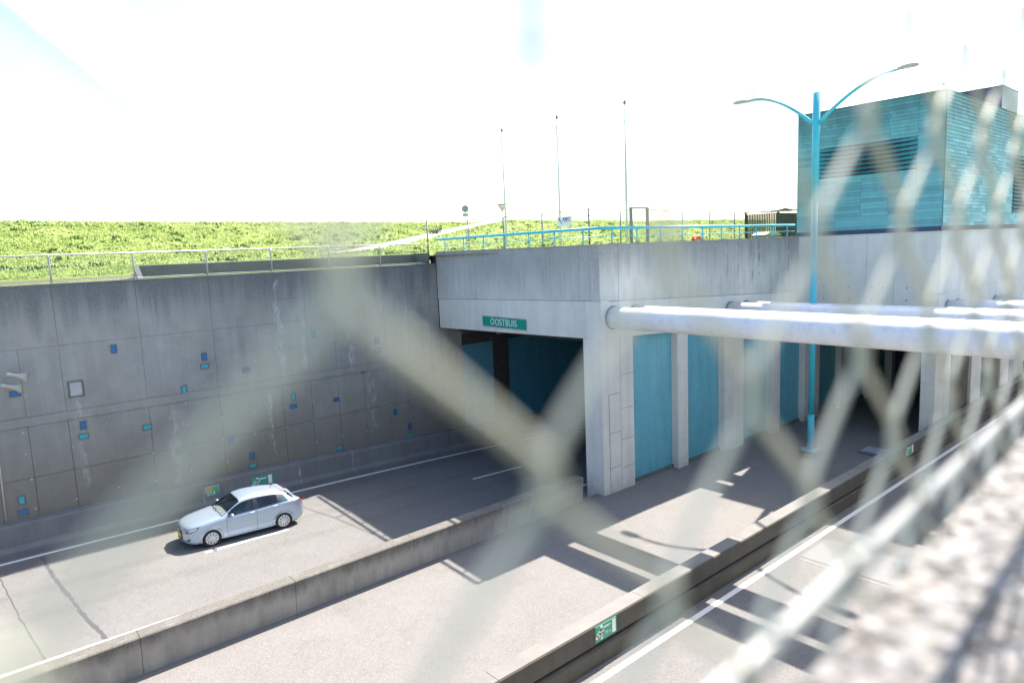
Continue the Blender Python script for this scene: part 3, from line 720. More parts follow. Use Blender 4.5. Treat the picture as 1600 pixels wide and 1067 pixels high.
# ---------------------------------------------------------------- lamp post
lp = thing('street_lamp', 'tall turquoise double-armed street lamp standing on the gravel median', 'street lamp', (30.77, 14.5, -10.15))
LX, LY = 30.77, 14.5
mb = MB(); mb.tube([(LX,LY,-9.86),(LX,LY,-8.2)], .145, 16); mb.tube([(LX,LY,-8.2),(LX,LY,-8.17)], [.145,.135], 16, cap=False); mb.tube([(LX,LY,-8.17),(LX,LY,1.6)], .135, 16); mb.tube([(LX,LY,1.6),(LX,LY,1.66)], [.135,.155], 16); mb.tube([(LX,LY,1.66),(LX,LY,6.28)], .155, 16)
build('pole', mb, M['teal_paint'], lp)
mb = MB(); mb.box(LX-.3, LX+.3, LY-.3, LY+.3, -9.88, -9.84, 0, .006); build('base_plate', mb, M['teal_paint'], lp)
for a in (-.24, .24):
    for b in (-.24, .24):
        mb = MB(); mb.lathe([(.001,.0),(.035,0),(.035,.05),(.022,.055),(.022,.1),(.001,.1)], (LX+a, LY+b, -9.84), 'z', 8); build('bolt', mb, M['rim'], lp)
mb = MB(); mb.box(LX-.38, LX+.38, LY-.38, LY+.38, -10.3, -9.9, 0, .03); build('footing', mb, M['conc_barrier_b'], lp)
for s_, tipz in ((1, 6.60), (-1, 6.55)):
    mb = MB(); P = []
    for i in range(15):
        t = i/14; yy = s_*(.12 + 3.2*t); zz = 4.95 + (tipz-4.95)*(1-(1-t)**1.9) - (.10*t**6 if s_ > 0 else 0); P.append((LX, LY+yy, zz))
    mb.tube(P, [.085-.035*i/14 for i in range(15)], 12)
    arm = build('arm', mb, M['teal_paint'], lp)
    mb = MB(); y0 = LY+s_*3.27; y1 = LY+s_*4.05; zc = P[-1][2]+.01
    sec = [(-.06,.05),(.06,.05),(.07,-.03),(-.07,-.03)]; sec2 = [(-.15,.06),(.15,.06),(.15,-.05),(-.15,-.05)]; sec3 = [(-.10,.02),(.10,.02),(.10,-.02),(-.10,-.02)]
    rings = [(y0,sec,0),(y0+s_*.25,sec2,.03),(y0+s_*.6,sec2,.04),(y1,sec3,.03)]
    for (ya, sa, da), (yb, sb, db) in zip(rings[:-1], rings[1:]):
        for i in range(4): j = (i+1)%4; mb.face([(LX+sa[i][0],ya,zc+sa[i][1]+da),(LX+sa[j][0],ya,zc+sa[j][1]+da),(LX+sb[j][0],yb,zc+sb[j][1]+db),(LX+sb[i][0],yb,zc+sb[i][1]+db)])
    mb.face([(LX+p[0],y0,zc+p[1]) for p in sec]); mb.face([(LX+p[0],y1,zc+p[1]+.03) for p in sec3])
    hd = build('lamp_head', mb, M['cream'], arm)
    mb = MB(); ya, yb = sorted((y0+s_*.3, y0+s_*.7)); mb.box(LX-.11, LX+.11, ya, yb, zc-.035, zc-.015, 0, .006); build('lamp_glass', mb, M['lens'], arm)
    mb = MB(); mb.tube([(LX, LY, 6.1), (LX, LY+s_*2.3, P[10][2]+.03)], .006, 5); build('stay_wire', mb, M['galv'], lp)
# hatch box beside the barrier
hb = thing('hatch_box', 'low concrete hatch with a pale lid on the median right of the lamp post', 'hatch', (33.2, 12.6, -10.2))
mb = MB(); mb.box(32.7, 33.8, 12.1, 13.2, -10.3, -10.1, 0, .02); build('frame', mb, M['conc_foot'], hb)
mb = MB(); mb.box(32.85, 33.65, 12.25, 13.05, -10.1, -10.06, 0, .01); build('lid', mb, M['pale_metal'], hb)

# ---------------------------------------------------------------- turquoise building
bld = thing('copper_building', 'windowless turquoise building clad in patinated copper strips with dark louvres', 'building', (42, 14.5, 0))
BX, BY0, BY1, BZ0, BZ1 = 36.0, 11.0, 17.93, .28, 6.33; BX1 = 72
mb = MB(); mb.box(BX+.05, BX1-.05, BY0+.05, BY1-.05, -.1, BZ1-.12); build('core', mb, M['black'], bld)
mb = MB(); mb.box(BX+.03, BX1-.02, BY0+.03, BY1-.02, .07, BZ0, 0); build('plinth', mb, M['navy_metal'], bld)
random.seed(21)
mb = MB(); NR = 36; rh = (BZ1-BZ0)/NR
def shingle(a, b, z0, z1, face):
    e = .004
    if face == 'L': P = [(BX-.014,b-e,z0),(BX-.014,a+e,z0),(BX+.012,a+e,z1),(BX+.012,b-e,z1)]; Q = [(BX+.05,b-e,z0),(BX+.05,a+e,z0)]
    elif face == 'R': P = [(a+e,BY0-.014,z0),(b-e,BY0-.014,z0),(b-e,BY0+.012,z1),(a+e,BY0+.012,z1)]; Q = [(a+e,BY0+.05,z0),(b-e,BY0+.05,z0)]
    elif face == 'B': P = [(b-e,BY1+.012,z0),(a+e,BY1+.012,z0),(a+e,BY1-.01,z1),(b-e,BY1-.01,z1)]; Q = [(b-e,BY1-.05,z0),(a+e,BY1-.05,z0)]
    mb.face(P); mb.face([P[1], P[0], Q[0], Q[1]])
def tint(face, z):
    r = random.random()
    if face == 'R' and r < .36 - .28*(z > 4.3): return tuple(x*random.uniform(.9,1.1) for x in (.24,.52,.56))
    k = random.uniform(.8, 1.15); return (.15*k, .41*k*random.uniform(.95,1.05), .44*k)
LZ = (2.98, 4.45); LYR = (12.15, 16.8); LXR = (47.4, 51.5); LZR = (.95, 4.1)
for i in range(NR):
    z0 = BZ0+i*rh+.004; z1 = z0+rh-.002; zc = (z0+z1)/2
    lo = LZ[0] < zc < LZ[1]
    cuts = [BY0, 12.15, 13.4, 14.65, 15.9, 17.1, BY1]
    off = random.choice((-.06,.0,.05,.0))
    for a, b in zip(cuts[:-1], cuts[1:]):
        A = a+off if a not in (BY0, 12.15) else a; B = b+off if b not in (BY1, 12.15) else b
        if lo and A < LYR[1] and B > LYR[0]:
            if B > LYR[1]: A = LYR[1]
            else: continue
        mb.col = tint('L', zc); shingle(A, B, z0, z1, 'L')
    x = BX
    while x < BX1-.01:
        b = min(BX1, x + random.choice((.55,.75,.75,.95,1.2)) * (1.6 if zc > 4.4 else 1))
        if BX1-b < .3: b = BX1
        if LZR[0] < zc < LZR[1] and b > LXR[0] and x < LXR[1]:
            if x < LXR[0]-.05: mb.col = tint('R', zc); shingle(x, LXR[0], z0, z1, 'R')
            x = LXR[1] if x < LXR[1] else b; continue
        mb.col = tint('R', zc); shingle(x, b, z0, z1, 'R'); x = b
    for k in range(12): mb.col = tint('L', zc); shingle(BX+k*3, BX+k*3+3, z0, z1, 'B')
mb.col = (.07,.22,.23); mb.box(BX-.03, BX1+.02, BY0-.03, BY1+.03, BZ1, BZ1+.05); mb.box(BX-.02, BX+.02, BY0-.02, BY0+.02, BZ0, BZ1)
build('copper_cladding', mb, M['copper'], bld, vcol=True)
random.seed(9)
lv = MB(); lv.col = (.05,.28,.32); ns = 7
for i in range(ns):
    z = LZ[0]+.05+(LZ[1]-LZ[0])*i/ns; K = 12
    for k in range(K):                                              # each blade sags open in the middle
        a = LYR[0]+(LYR[1]-LYR[0])*k/K; b = LYR[0]+(LYR[1]-LYR[0])*(k+1)/K
        def op(y): t = (y-LYR[0])/(LYR[1]-LYR[0]); return math.sin(math.pi*t)**.7
        P = [(BX-.012-.10*op(a), a, z+.03*(1-op(a))), (BX-.012-.10*op(b), b, z+.03*(1-op(b))), (BX+.02, b, z+.205-.10*op(b)), (BX+.02, a, z+.205-.10*op(a))]
        lv.face(P); lv.face([(p[0]+.008, p[1], p[2]-.006) for p in P][::-1])
build('louvre', lv, M['copper'], bld, vcol=True)
lv = MB(); lv.col = (.09,.3,.34)
for i in range(15):
    z = LZR[0]+.03+(LZR[1]-LZR[0])*i/15
    P = [(LXR[0], BY0-.09, z), (LXR[1], BY0-.09, z), (LXR[1], BY0+.03, z+.13), (LXR[0], BY0+.03, z+.13)]; lv.face(P); lv.face([(p[0], p[1]+.008, p[2]-.006) for p in P][::-1])
build('louvre', lv, M['copper'], bld, vcol=True)
mb = MB(); mb.box(50, 53.5, 12.4, 16.4, 6.2, 8.46, 0)
for k in range(10): mb.box(49.985, 50.0, 12.42, 16.38, 6.3+.215*k, 6.3+.215*k+.20, 0)
for k in range(12): mb.box(50.02, 53.48, 12.385, 12.4, 6.3+.18*k, 6.3+.18*k+.155, 1)
mb.box(49.96, 53.54, 12.36, 16.44, 8.46, 8.5, 0); mb.box(49.97, 50.0, 12.85, 13.35, 7.35, 7.8, 2)
build('roof_plant_box', mb, [M['navy_metal'], M['pale_metal'], M['black']], bld)
an = thing('antenna', 'small television antenna on the roof edge of the turquoise building', 'antenna', (37, 11.5, 6.38))
mb = MB(); mb.tube([(37,11.5,6.3),(37,11.5,7.12)], .022, 6); build('mast', mb, M['galv_dark'], an)
mb = MB(); mb.tube([(37,11.45,6.83),(36.8,12.2,7.1)], .012, 5)
for k in range(7): 
    t = k/6; c = Vector((37-.2*t, 11.45+.75*t, 6.83+.27*t)); mb.tube([c+Vector((0,-.03,.09)), c+Vector((0,.03,-.09))], .006, 4)
mb.box(36.95, 37.05, 11.42, 11.55, 6.72, 6.85); build('boom', mb, M['galv_dark'], an)

# ---------------------------------------------------------------- railings and fences
def railing(name, label, A, B, z, nposts, tail=None):
    A = Vector(A); B = Vector(B); t = thing(name, label, 'railing', (A.x, A.y, z))
    d = B-A; mb = MB(); mb.tube([(A.x,A.y,z+.62),(B.x,B.y,z+.62)], .058, 12); build('top_rail', mb, M['teal_paint'], t)
    mb = MB(); mb.tube([(A.x,A.y,z+.30),(B.x,B.y,z+.30)], .014, 6); build('middle_rail', mb, M['teal_paint'], t)
    for i in range(nposts):
        q = A + d*((i+.5)/nposts); mb = MB(); mb.tube([(q.x,q.y,z),(q.x,q.y,z+.60)], .032, 8)
        p = build('post', mb, M['teal_paint'], t)
        mb = MB(); mb.box(q.x-.09, q.x+.09, q.y-.09, q.y+.09, z-.0, z+.03, 0, .006); build('foot_plate', mb, M['galv_dark'], p)
    return t
ZC = .075
railing('railing', 'turquoise pipe railing above the OOSTBUIS portal', (20.85, 29.9, 0), (20.2, 18.0, 0), ZC, 7)
railing('railing', 'turquoise pipe railing on the side wall between the portal corner and the copper building', (20.2, 18.0, 0), (35.9, 18.0, 0), ZC, 10)

def link_fence(t, pts, z0, z1, pitch=.055, r=.0016):
    mb = MB()
    for (a, b) in zip(pts[:-1], pts[1:]):
        a = Vector(a); b = Vector(b); L_ = (b-a).length; d = (b-a)/L_; H = z1-z0; n = Vector((-d.y, d.x, 0))
        k = 0; s0 = -H
        while s0 < L_:
            for sg in (1, -1):
                u0, u1 = s0, s0+H
                ua, ub = max(0, u0), min(L_, u1)
                if ub-ua > .01:
                    za, zb = z0+(ua-u0), z0+(ub-u0)
                    if sg < 0: za, zb = z1-(ua-u0), z1-(ub-u0)
                    p = a+d*ua; q = a+d*ub; up = Vector((0,0,1))*r*1.4; nn = n*r
                    P0 = Vector((p.x,p.y,za)); Q0 = Vector((q.x,q.y,zb))
                    mb.face([P0-up, Q0-up, Q0+up, P0+up]); mb.face([P0-nn, Q0-nn, Q0+nn, P0+nn])
            s0 += pitch*1.414
    return build('wire_mesh', mb, M['galv'], t)
lf = thing('chain_link_fence', 'knee-high chain-link fence with a galvanised top rail on the tiled wall', 'fence', (3.75, YW+.1, -.52))
xs_ = [-20.91+2.74*i for i in range(16)]; zb_ = -.525
for x in xs_[:15]:
    mb = MB(); mb.tube([(x, YW+.1, zb_),(x, YW+.1, .50)], .032, 8); mb.box(x-.05, x+.05, YW+.05, YW+.15, zb_-.01, zb_+.015); build('post', mb, M['galv'], lf)
mb = MB(); mb.tube([(-22, YW+.1, .50),(20.3, YW+.1, .50)], .026, 8); build('top_rail', mb, M['galv'], lf)
mb = MB(); mb.tube([(-22, YW+.1, zb_+.06),(20.3, YW+.1, zb_+.06)], .008, 6); build('bottom_rail', mb, M['galv'], lf)
link_fence(lf, [(-2, YW+.1, 0), (20.3, YW+.1, 0)], zb_+.05, .48)
lw_ = thing('low_wall', 'low dark concrete wall in the grass behind the chain-link fence', 'wall', (7, 31.5, -.6))
mb = MB(); mb.box(6.95, 20.3, 31.2, 31.5, -.9, .0, 0, .02); mb.box(20.3, 20.36, 29.9, 31.5, -.6, .02)
mb.prism([(31.2,-.7),(31.2,.0),(30.3,-.75)], 'x', 6.75, 6.95)
build('wall_body', mb, M['conc_low'], lw_)
tf = thing('chain_link_fence', 'tall thin chain-link fence in the grass behind the turquoise railings', 'fence', (20.4, 30, -.1))
C = [(20.38,30.0,-.5,1.72),(20.85,27.1,-.1,1.55),(21.1,24.7,-.1,1.55),(21.5,22.5,-.1,1.56),(22.35,20.45,-.1,1.62),(24.76,20.7,-.1,1.57),(25.15,20.4,-.1,1.66),(26.35,20.4,-.1,1.66),(30.0,21.0,-.1,1.56),(32.8,21.2,-.1,1.58),(35.6,21.4,-.1,1.6),(39.2,21.1,-.1,1.63),(42.3,20.8,-.1,1.7)]
for i, (x, y, a, b) in enumerate(C):
    if i in (6, 7): continue
    mb = MB(); mb.tube([(x,y,a),(x,y,b)], .038 if i in (0, 4) else .03, 8)
    if i in (0, 4):
        for k in range(6): mb.tube([(x,y,a+.25+.29*k),(x,y,a+.29+.29*k)], .047, 8, 1)
    build('post', mb, [M['galv_dark'], M['black']], tf)
mb = MB()
for p, q in zip(C[:-1], C[1:]):
    if (p, q) != (C[6], C[7]): mb.tube([(p[0],p[1],p[3]-.02),(q[0],q[1],q[3]-.02)], .018, 6)
build('top_rail', mb, M['galv_dark'], tf)
link_fence(tf, [(c[0],c[1],0) for c in C[9:]], -.05, 1.55, r=.0022)
link_fence(tf, [(c[0],c[1],0) for c in C[:6]], -.05, 1.5, pitch=.08, r=.0006)
gt = thing('gate_frame', 'tall narrow steel gate frame standing in the chain-link fence line', 'gate', (25.7, 20.4, -.1))
for x in (25.15, 26.35):
    mb = MB(); mb.box(x-.06, x+.06, 20.34, 20.46, -.12, 1.72, 0, .01); build('post', mb, M['galv_dark'], gt)
mb = MB(); mb.box(25.2, 26.3, 20.37, 20.43, 1.66, 1.72); build('lintel_bar', mb, M['galv_dark'], gt)
# ABC board on the fence
sg = thing('sign_board', 'small white ABC board hanging on the tall fence above the portal', 'sign', (21.95, 21.3, 1.1))
a = Vector((21.76, 21.78, 0)); b = Vector((22.02, 21.12, 0)); dd = (b-a).normalized(); nn = Vector((-abs(dd.y), -abs(dd.x)*0-.38, 0)).normalized()
def board(mb, a, b, z0, z1, th, mi=0, off=0.0):
    a = Vector(a); b = Vector(b); d = (b-a).normalized(); n = Vector((d.y, -d.x, 0)); n = n if n.dot(Vector((a.x, a.y, 0))) < 0 else -n
    P = [a+n*off, b+n*off]; Q = [p+n*th for p in P]
    A = [(P[0].x,P[0].y,z0),(P[1].x,P[1].y,z0),(P[1].x,P[1].y,z1),(P[0].x,P[0].y,z1)]; B = [(Q[0].x,Q[0].y,z0),(Q[1].x,Q[1].y,z0),(Q[1].x,Q[1].y,z1),(Q[0].x,Q[0].y,z1)]
    mb.face(A, mi); mb.face(B[::-1], mi); [mb.face([A[i],A[(i+1)%4],B[(i+1)%4],B[i]], mi) for i in range(4)]
    return n
mb = MB(); n_ = board(mb, a, b, .93, 1.36, .012, 0, .035); build('panel', mb, M['sign_white'], sg)
for t0, t1 in ((0,.14),(.86,1)):
    mb = MB(); board(mb, a+(b-a)*t0, a+(b-a)*t1, .905, .935, .02, 0, .035); build('clip', mb, M['black'], sg)
def frame_on(a, b, zc, n, off):                                     # text space -> board plane seen from the camera side
    d = (b-a).normalized(); up = Vector((0,0,1)); c = (a+b)/2 + n*off + up*zc
    m = Matrix.Identity(4)
    for i in range(3): m[i][0] = d[i]; m[i][1] = up[i]; m[i][2] = n[i]; m[i][3] = c[i]
    return m
text_mesh('ABC', .21, M['sign_navy'], 'lettering', sg, frame_on(a, b, 1.235, n_, .049) @ Matrix.Translation((.09,0,0)), sx=.95, bold=.004)
mb = MB(); board(mb, a+(b-a)*.36, a+(b-a)*.82, 1.115, 1.13, .002, 0, .0485); build('underline', mb, M['sign_red'], sg)
mb = MB(); board(mb, a+(b-a)*.12, a+(b-a)*.2, 1.17, 1.31, .002, 0, .0485); board(mb, a+(b-a)*.2, a+(b-a)*.26, 1.12, 1.19, .002, 0, .0485); board(mb, a+(b-a)*.25, a+(b-a)*.3, 1.04, 1.12, .002, 0, .0485); build('emblem', mb, M['blue_tile'], sg)

# flagpoles
for i, (x, y) in enumerate(((32.5,37.8),(32.6,32.4),(33.0,27.1))):
    zt = 8.35
    f = thing('flagpole', ('white flagpole with folded halyard, shortest looking and beside the triangular sign', 'white flagpole in the middle of the three, behind the ABC board', 'white flagpole looking tallest, nearest the steel gate frame')[i], 'flagpole', (x, y, 0), 'flagpoles on the grass above the tunnel')
    mb = MB(); mb.tube([(x,y,-.2),(x,y,4.0),(x,y,zt)], [.085,.07,.035], 10); build('pole', mb, M['white_paint'], f)
    mb = MB(); mb.lathe([(.001,-.12),(.09,-.02),(.11,.05),(.06,.12),(.02,.2),(.001,.24)], (x,y,zt), 'z', 10); build('finial', mb, M['galv_dark'], f)
    mb = MB(); P = [(x+.03*0, y, zt-.15)] + [(x, y+(.13*math.sin(t*math.pi))*(1 if i != 1 else .8), zt-.3-.95*t) for t in [k/8 for k in range(9)]]
    mb.tube(P, .022, 5); mb.tube([(x,y,zt-1.25),(x,y-.07,zt-1.3),(x,y-.1,zt-1.15)], .022, 5); build('halyard_bracket', mb, M['galv_dark'], f)
# road signs on the dike path
rs = thing('road_sign', 'round road sign seen from the back with a small plate below', 'road sign', (37, 48.4, .2))
c0 = Vector((37.0, 48.4, 0)); 
mb = MB(); mb.tube([(37,48.4,0),(37,48.4,4.0)], .035, 8); build('post', mb, M['galv'], rs)
vd = Vector((-.607, -.795, 0)); rt = Vector((.795, -.607, 0))
def disc(mb, c, r, th, n=24, mi=0):
    for s0 in (0, th): mb.face([c+vd*s0+rt*(r*math.cos(2*math.pi*k/n))+Vector((0,0,r*math.sin(2*math.pi*k/n))) for k in range(n)], mi)
    for k in range(n):
        q = [c+rt*(r*math.cos(2*math.pi*j/n))+Vector((0,0,r*math.sin(2*math.pi*j/n))) for j in (k, k+1)]; mb.face([q[0], q[1], q[1]+vd*th, q[0]+vd*th], mi)
mb = MB(); disc(mb, Vector((37,48.4,3.72))+vd*.045, .31, .02); build('disc', mb, M['sign_grey'], rs)
mb = MB(); disc(mb, Vector((37,48.4,3.72))+vd*.05, .29, .02); mb.tube([Vector((37,48.4,3.42))+vd*.08, Vector((37,48.4,4.0))+vd*.08], .02, 6, 1); build('back_channel', mb, [M['sign_grey'], M['galv_dark']], rs)
mb = MB(); c = Vector((37,48.4,3.2))+vd*.05
mb.face([c-rt*.24-Vector((0,0,.12)), c+rt*.24-Vector((0,0,.12)), c+rt*.24+Vector((0,0,.12)), c-rt*.24+Vector((0,0,.12))]); mb.face([c-rt*.24-Vector((0,0,.12))+vd*.015, c+rt*.24-Vector((0,0,.12))+vd*.015, c+rt*.24+Vector((0,0,.12))+vd*.015, c-rt*.24+Vector((0,0,.12))+vd*.015])
build('lower_plate', mb, M['sign_grey'], rs)
ts = thing('yield_sign', 'triangular red and white yield sign half hidden behind a flagpole', 'road sign', (46.2, 54.2, .5))
mb = MB(); mb.tube([(46.2,54.2,.2),(46.2,54.2,4.7)], .035, 8); build('post', mb, M['galv'], ts)
def tri(mb, c, s_, off, mi): 
    h = s_*.866; P = [c+rt*(-s_/2)+Vector((0,0,h/2)), c+rt*(s_/2)+Vector((0,0,h/2)), c-Vector((0,0,h/2))]
    P = [p+vd*off for p in P]; Q = [p+vd*.015 for p in P]; mb.face(P, mi); mb.face(Q, mi); [mb.face([P[i],P[(i+1)%3],Q[(i+1)%3],Q[i]], mi) for i in range(3)]
mb = MB(); tri(mb, Vector((46.2,54.2,4.3)), .98, .04, 0); build('red_border', mb, M['sign_red'], ts)
mb = MB(); tri(mb, Vector((46.2,54.2,4.33)), .62, .046, 0); build('white_field', mb, M['sign_white'], ts)
# clutter behind the side railing
en = thing('slatted_enclosure', 'dark slatted bin shelter with a sheet roof beside the turquoise building', 'shelter', (43, 23, -.1))
mb = MB()
for k in range(19):
    y = 21.9+.118*k; mb.box(41.6, 41.64, y, y+.075, -.1, 1.65)
for k in range(44):
    x = 41.6+.118*k; mb.box(x, x+.078, 21.9, 21.94, -.1, 1.62+.02*(k%2))
build('slats', mb, M['dark_wood'], en)
for bx_ in ((41.5, 41.6, 21.85, 21.95, -.1, 1.75), (41.5, 41.6, 24.1, 24.2, -.1, 1.75), (46.7, 46.8, 21.85, 21.95, -.1, 1.75)):
    mb = MB(); mb.box(*bx_); build('corner_post', mb, M['black'], en)
mb = MB(); mb.box(41.6, 46.7, 21.95, 22.0, 1.0, 1.08); build('cross_rail', mb, M['black'], en)
mb = MB(); mb.prism([(41.4,1.78),(42.4,1.93),(43.4,1.86),(43.4,1.80),(42.4,1.86),(41.4,1.74)], 'y', 21.9, 24.2); build('roof', mb, M['black'], en)
mb = MB(); mb.prism([(43.6,1.85),(44.8,2.1),(46.2,2.12),(47.2,2.0),(47.2,1.92),(43.6,1.78)], 'y', 21.8, 24.3); build('roof', mb, M['roof_felt'], en)
tk = thing('water_tank', 'low grey container with a pale domed lid in front of the slatted shelter', 'tank', (37.6, 20.4, -.1))
mb = MB(); mb.box(36.75, 38.3, 20.1, 20.9, -.12, .22, 0, .05); build('container_body', mb, M['sign_grey'], tk)
mb = MB(); mb.prism([(36.65,.22),(38.4,.22),(38.4,.27),(38.0,.38),(37.5,.44),(37.0,.38),(36.65,.27)], 'y', 20.05, 20.95); build('lid', mb, M['cream'], tk)
dr = thing('hose_drum', 'small orange drum lying in the grass behind the side railing', 'drum', (31.3, 20.9, -.1))
mb = MB(); mb.lathe([(.001,0),(.23,0),(.26,.03),(.26,.07),(.23,.1),(.1,.11),(.1,.28),(.23,.29),(.26,.32),(.23,.37),(.001,.38)], (31.1, 20.7, .10), 'y', 20); build('reel', mb, M['orange'], dr)
mb = MB(); mb.tube([(31.6,20.8,.2),(31.9,20.85,.35),(32.1,20.9,.1),(32.35,20.9,-.05)], .03, 6); build('hose', mb, M['sign_grey'], dr)

# ---------------------------------------------------------------- signs on concrete
ob = thing('tunnel_name_sign', 'green sign reading OOSTBUIS on the pale lintel over the tunnel mouth', 'sign', (20.4, 24.1, -3.33))
yL, yR = 25.77, 22.44; a = Vector((px(yL), yL, 0)); b = Vector((px(yR), yR, 0))
mb = MB(); n_ = board(mb, a, b, -3.545, -3.115, .03, 0, -.0); build('panel', mb, M['sign_green'], ob)
text_mesh('OOSTBUIS', .45, M['sign_white'], 'lettering', ob, frame_on(a, b, -3.335, n_, .033), sx=.95, bold=-.002, spacing=1.03)
mb = MB(); 
for z0, z1 in ((-3.565,-3.545),(-3.115,-3.095)): board(mb, a, b, z0, z1, .04)
build('edge_trim', mb, M['galv_dark'], ob)

def exit_sign(name, label, x0, x1, z0, z1, y, dist=True):
    """running man, arrow, door; faces -Y, left-to-right = increasing x"""
    t = thing(name, label, 'sign', ((x0+x1)/2, y, z0), 'green emergency exit signs on the barriers')
    W_, H_ = x1-x0, z1-z0
    mb = MB(); mb.box(x0, x1, y-.02, y, z0, z1, 0, .004); build('panel', mb, M['sign_green_b'], t)
    P = lambda u, v: (x0+u*W_, y-.0235, z0+v*H_)
    def strip(mb, u0, v0, u1, v1, wd):
        a = Vector((u0*W_, v0*H_)); b = Vector((u1*W_, v1*H_)); d = (b-a).normalized(); n = Vector((-d.y, d.x))*wd/2; a = a-d*wd*.25; b = b+d*wd*.25
        q = [a-n, b-n, b+n, a+n]; mb.face([(x0+p.x, y-.0235, z0+p.y) for p in q]); mb.face([(x0+p.x, y-.019, z0+p.y) for p in q][::-1])
    mb = MB()
    mb.lathe([(.001,0),(.052*H_/.4,0),(.052*H_/.4,.004)], (x0+.275*W_, y-.0235, z0+.83*H_), 'y', 12)
    for s_ in ((.27,.72,.20,.47,.085),(.27,.70,.12,.60,.04),(.12,.60,.10,.45,.04),(.26,.66,.34,.52,.04),(.34,.52,.40,.55,.04),(.20,.47,.29,.30,.065),(.29,.30,.27,.10,.06),(.20,.45,.13,.30,.065),(.13,.30,.02,.28,.06)): strip(mb, s_[0], s_[1], s_[2], s_[3], s_[4]*H_/.42)
    build('running_figure', mb, M['sign_white'], t)
    mb = MB(); strip(mb, .38, .76, .64, .76, .05*H_/.42)
    mb.face([P(.62,.66), P(.73,.76), P(.62,.86)]); build('arrow', mb, M['sign_white'], t)
    mb = MB(); q = [P(.78,.08), P(.95,.08), P(.95,.95), P(.78,.95)]; mb.face(q); build('door_symbol', mb, M['sign_white'], t)
    if dist:
        m = Matrix(((1,0,0,x0+.585*W_),(0,0,-1,y-.0225),(0,1,0,z0+.34*H_),(0,0,0,1))); text_mesh('75 m', .27*H_, M['sign_white'], 'lettering', t, m, sx=.92, ext=.001)
    return t
exit_sign('exit_sign', 'green exit sign with running figure and 75 m on the brown right barrier', 11.29, 12.06, -9.44, -9.04, 10.478)
exit_sign('exit_sign', 'green exit sign on the dark barrier just behind the car roof', 10.0, 10.95, -9.83, -9.38, 29.335, False)
exit_sign('exit_sign', 'faint distant exit sign on the barrier to the right of the lamp post', 30.9, 31.8, -9.42, -9.04, 10.478, False)
km = thing('kilometre_sign', 'small green 27,9 marker with a yellow plate behind the car bonnet', 'sign', (8.35, 29.33, -9.7))
mb = MB(); mb.box(8.09, 8.63, 29.315, 29.335, -9.70, -9.30, 0, .004); mb.box(8.08, 8.64, 29.325, 29.338, -9.71, -9.29, 1); build('panel', mb, [M['sign_green_b'], M['sign_white']], km)
mb = MB(); mb.box(8.12, 8.37, 29.309, 29.316, -9.48, -9.34, 0); build('yellow_plate', mb, M['yellow'], km)
text_mesh('27,9', .20, M['sign_white'], 'lettering', km, Matrix(((1,0,0,8.30),(0,0,-1,29.312),(0,1,0,-9.59),(0,0,0,1))), ext=.001)
text_mesh('A10', .11, M['sign_navy'], 'lettering', km, Matrix(((1,0,0,8.245),(0,0,-1,29.307),(0,1,0,-9.41),(0,0,0,1))), ext=.001)

# loudspeakers
for i, (x, z, lab) in enumerate(((2.15,-3.60,'upper grey horn loudspeaker on the left end of the tiled wall'),(1.95,-3.97,'lower grey horn loudspeaker on the left end of the tiled wall'))):
    t = thing('loudspeaker', lab, 'loudspeaker', (x, YW-.5, z), 'horn loudspeakers on the retaining wall')
    mb = MB(); d = Vector((.93,-.28,-.30)).normalized(); c = Vector((x, YW-.42, z)); q = d.to_track_quat('Z', 'Y').to_matrix().to_4x4(); q.translation = c
    mb.lathe([(.001,-.14),(.07,-.14),(.075,-.02),(.05,0),(.055,.12),(.085,.26),(.13,.38),(.175,.46),(.185,.47),(.165,.45),(.12,.36),(.03,.1),(.001,.1)], (0,0,0), 'z', 20); mb.xf(q)
    build('horn', mb, M['horn'], t)
    mb = MB(); mb.tube([c, Vector((x, YW+.0, z))], .02, 6); mb.box(x-.05, x+.05, YW-.02, YW, z-.08, z+.08); build('bracket', mb, M['galv_dark'], t)
cd = thing('conduit', 'thin tan cable conduit running down to the loudspeakers', 'conduit', (1.9, YW-.03, -2))
mb = MB(); mb.tube([(1.78, YW-.04, -.6),(1.78, YW-.04, -3.6)], .022, 6); mb.tube([(1.5, YW-.04, -5.6),(1.45, YW-.04, -9.0)], .03, 6); build('pipe_run', mb, M['horn'], cd)

# ---------------------------------------------------------------- car (x = 0 at the nose, 4.29 at the tail)
def lerp_keys(keys, x):
    if x <= keys[0][0]: return keys[0][1]
    for i in range(len(keys)-1):
        a, b = keys[i], keys[i+1]
        if x <= b[0]:
            t = (x-a[0])/(b[0]-a[0]); p = keys[i-1] if i > 0 else a; n = keys[i+2] if i+2 < len(keys) else b
            h = b[0]-a[0]
            m0 = ((b[1]-p[1])/(b[0]-p[0]) if b[0] != p[0] else 0); m1 = ((n[1]-a[1])/(n[0]-a[0]) if n[0] != a[0] else 0)
            s = (b[1]-a[1])/h
            if m0*s <= 0: m0 = 0
            if m1*s <= 0: m1 = 0
            m0 = math.copysign(min(abs(m0), 3*abs(s)), m0); m1 = math.copysign(min(abs(m1), 3*abs(s)), m1)
            return (2*t**3-3*t*t+1)*a[1] + (t**3-2*t*t+t)*h*m0 + (-2*t**3+3*t*t)*b[1] + (t**3-t*t)*h*m1
    return keys[-1][1]
ZT = [(0,.66),(.03,.72),(.12,.775),(.3,.825),(.7,.90),(1.05,.955),(1.24,.99),(1.55,1.165),(1.93,1.355),(2.2,1.41),(2.5,1.425),(2.9,1.41),(3.25,1.375),(3.52,1.32),(3.66,1.26),(3.95,1.03),(4.12,.94),(4.22,.86),(4.29,.74)]
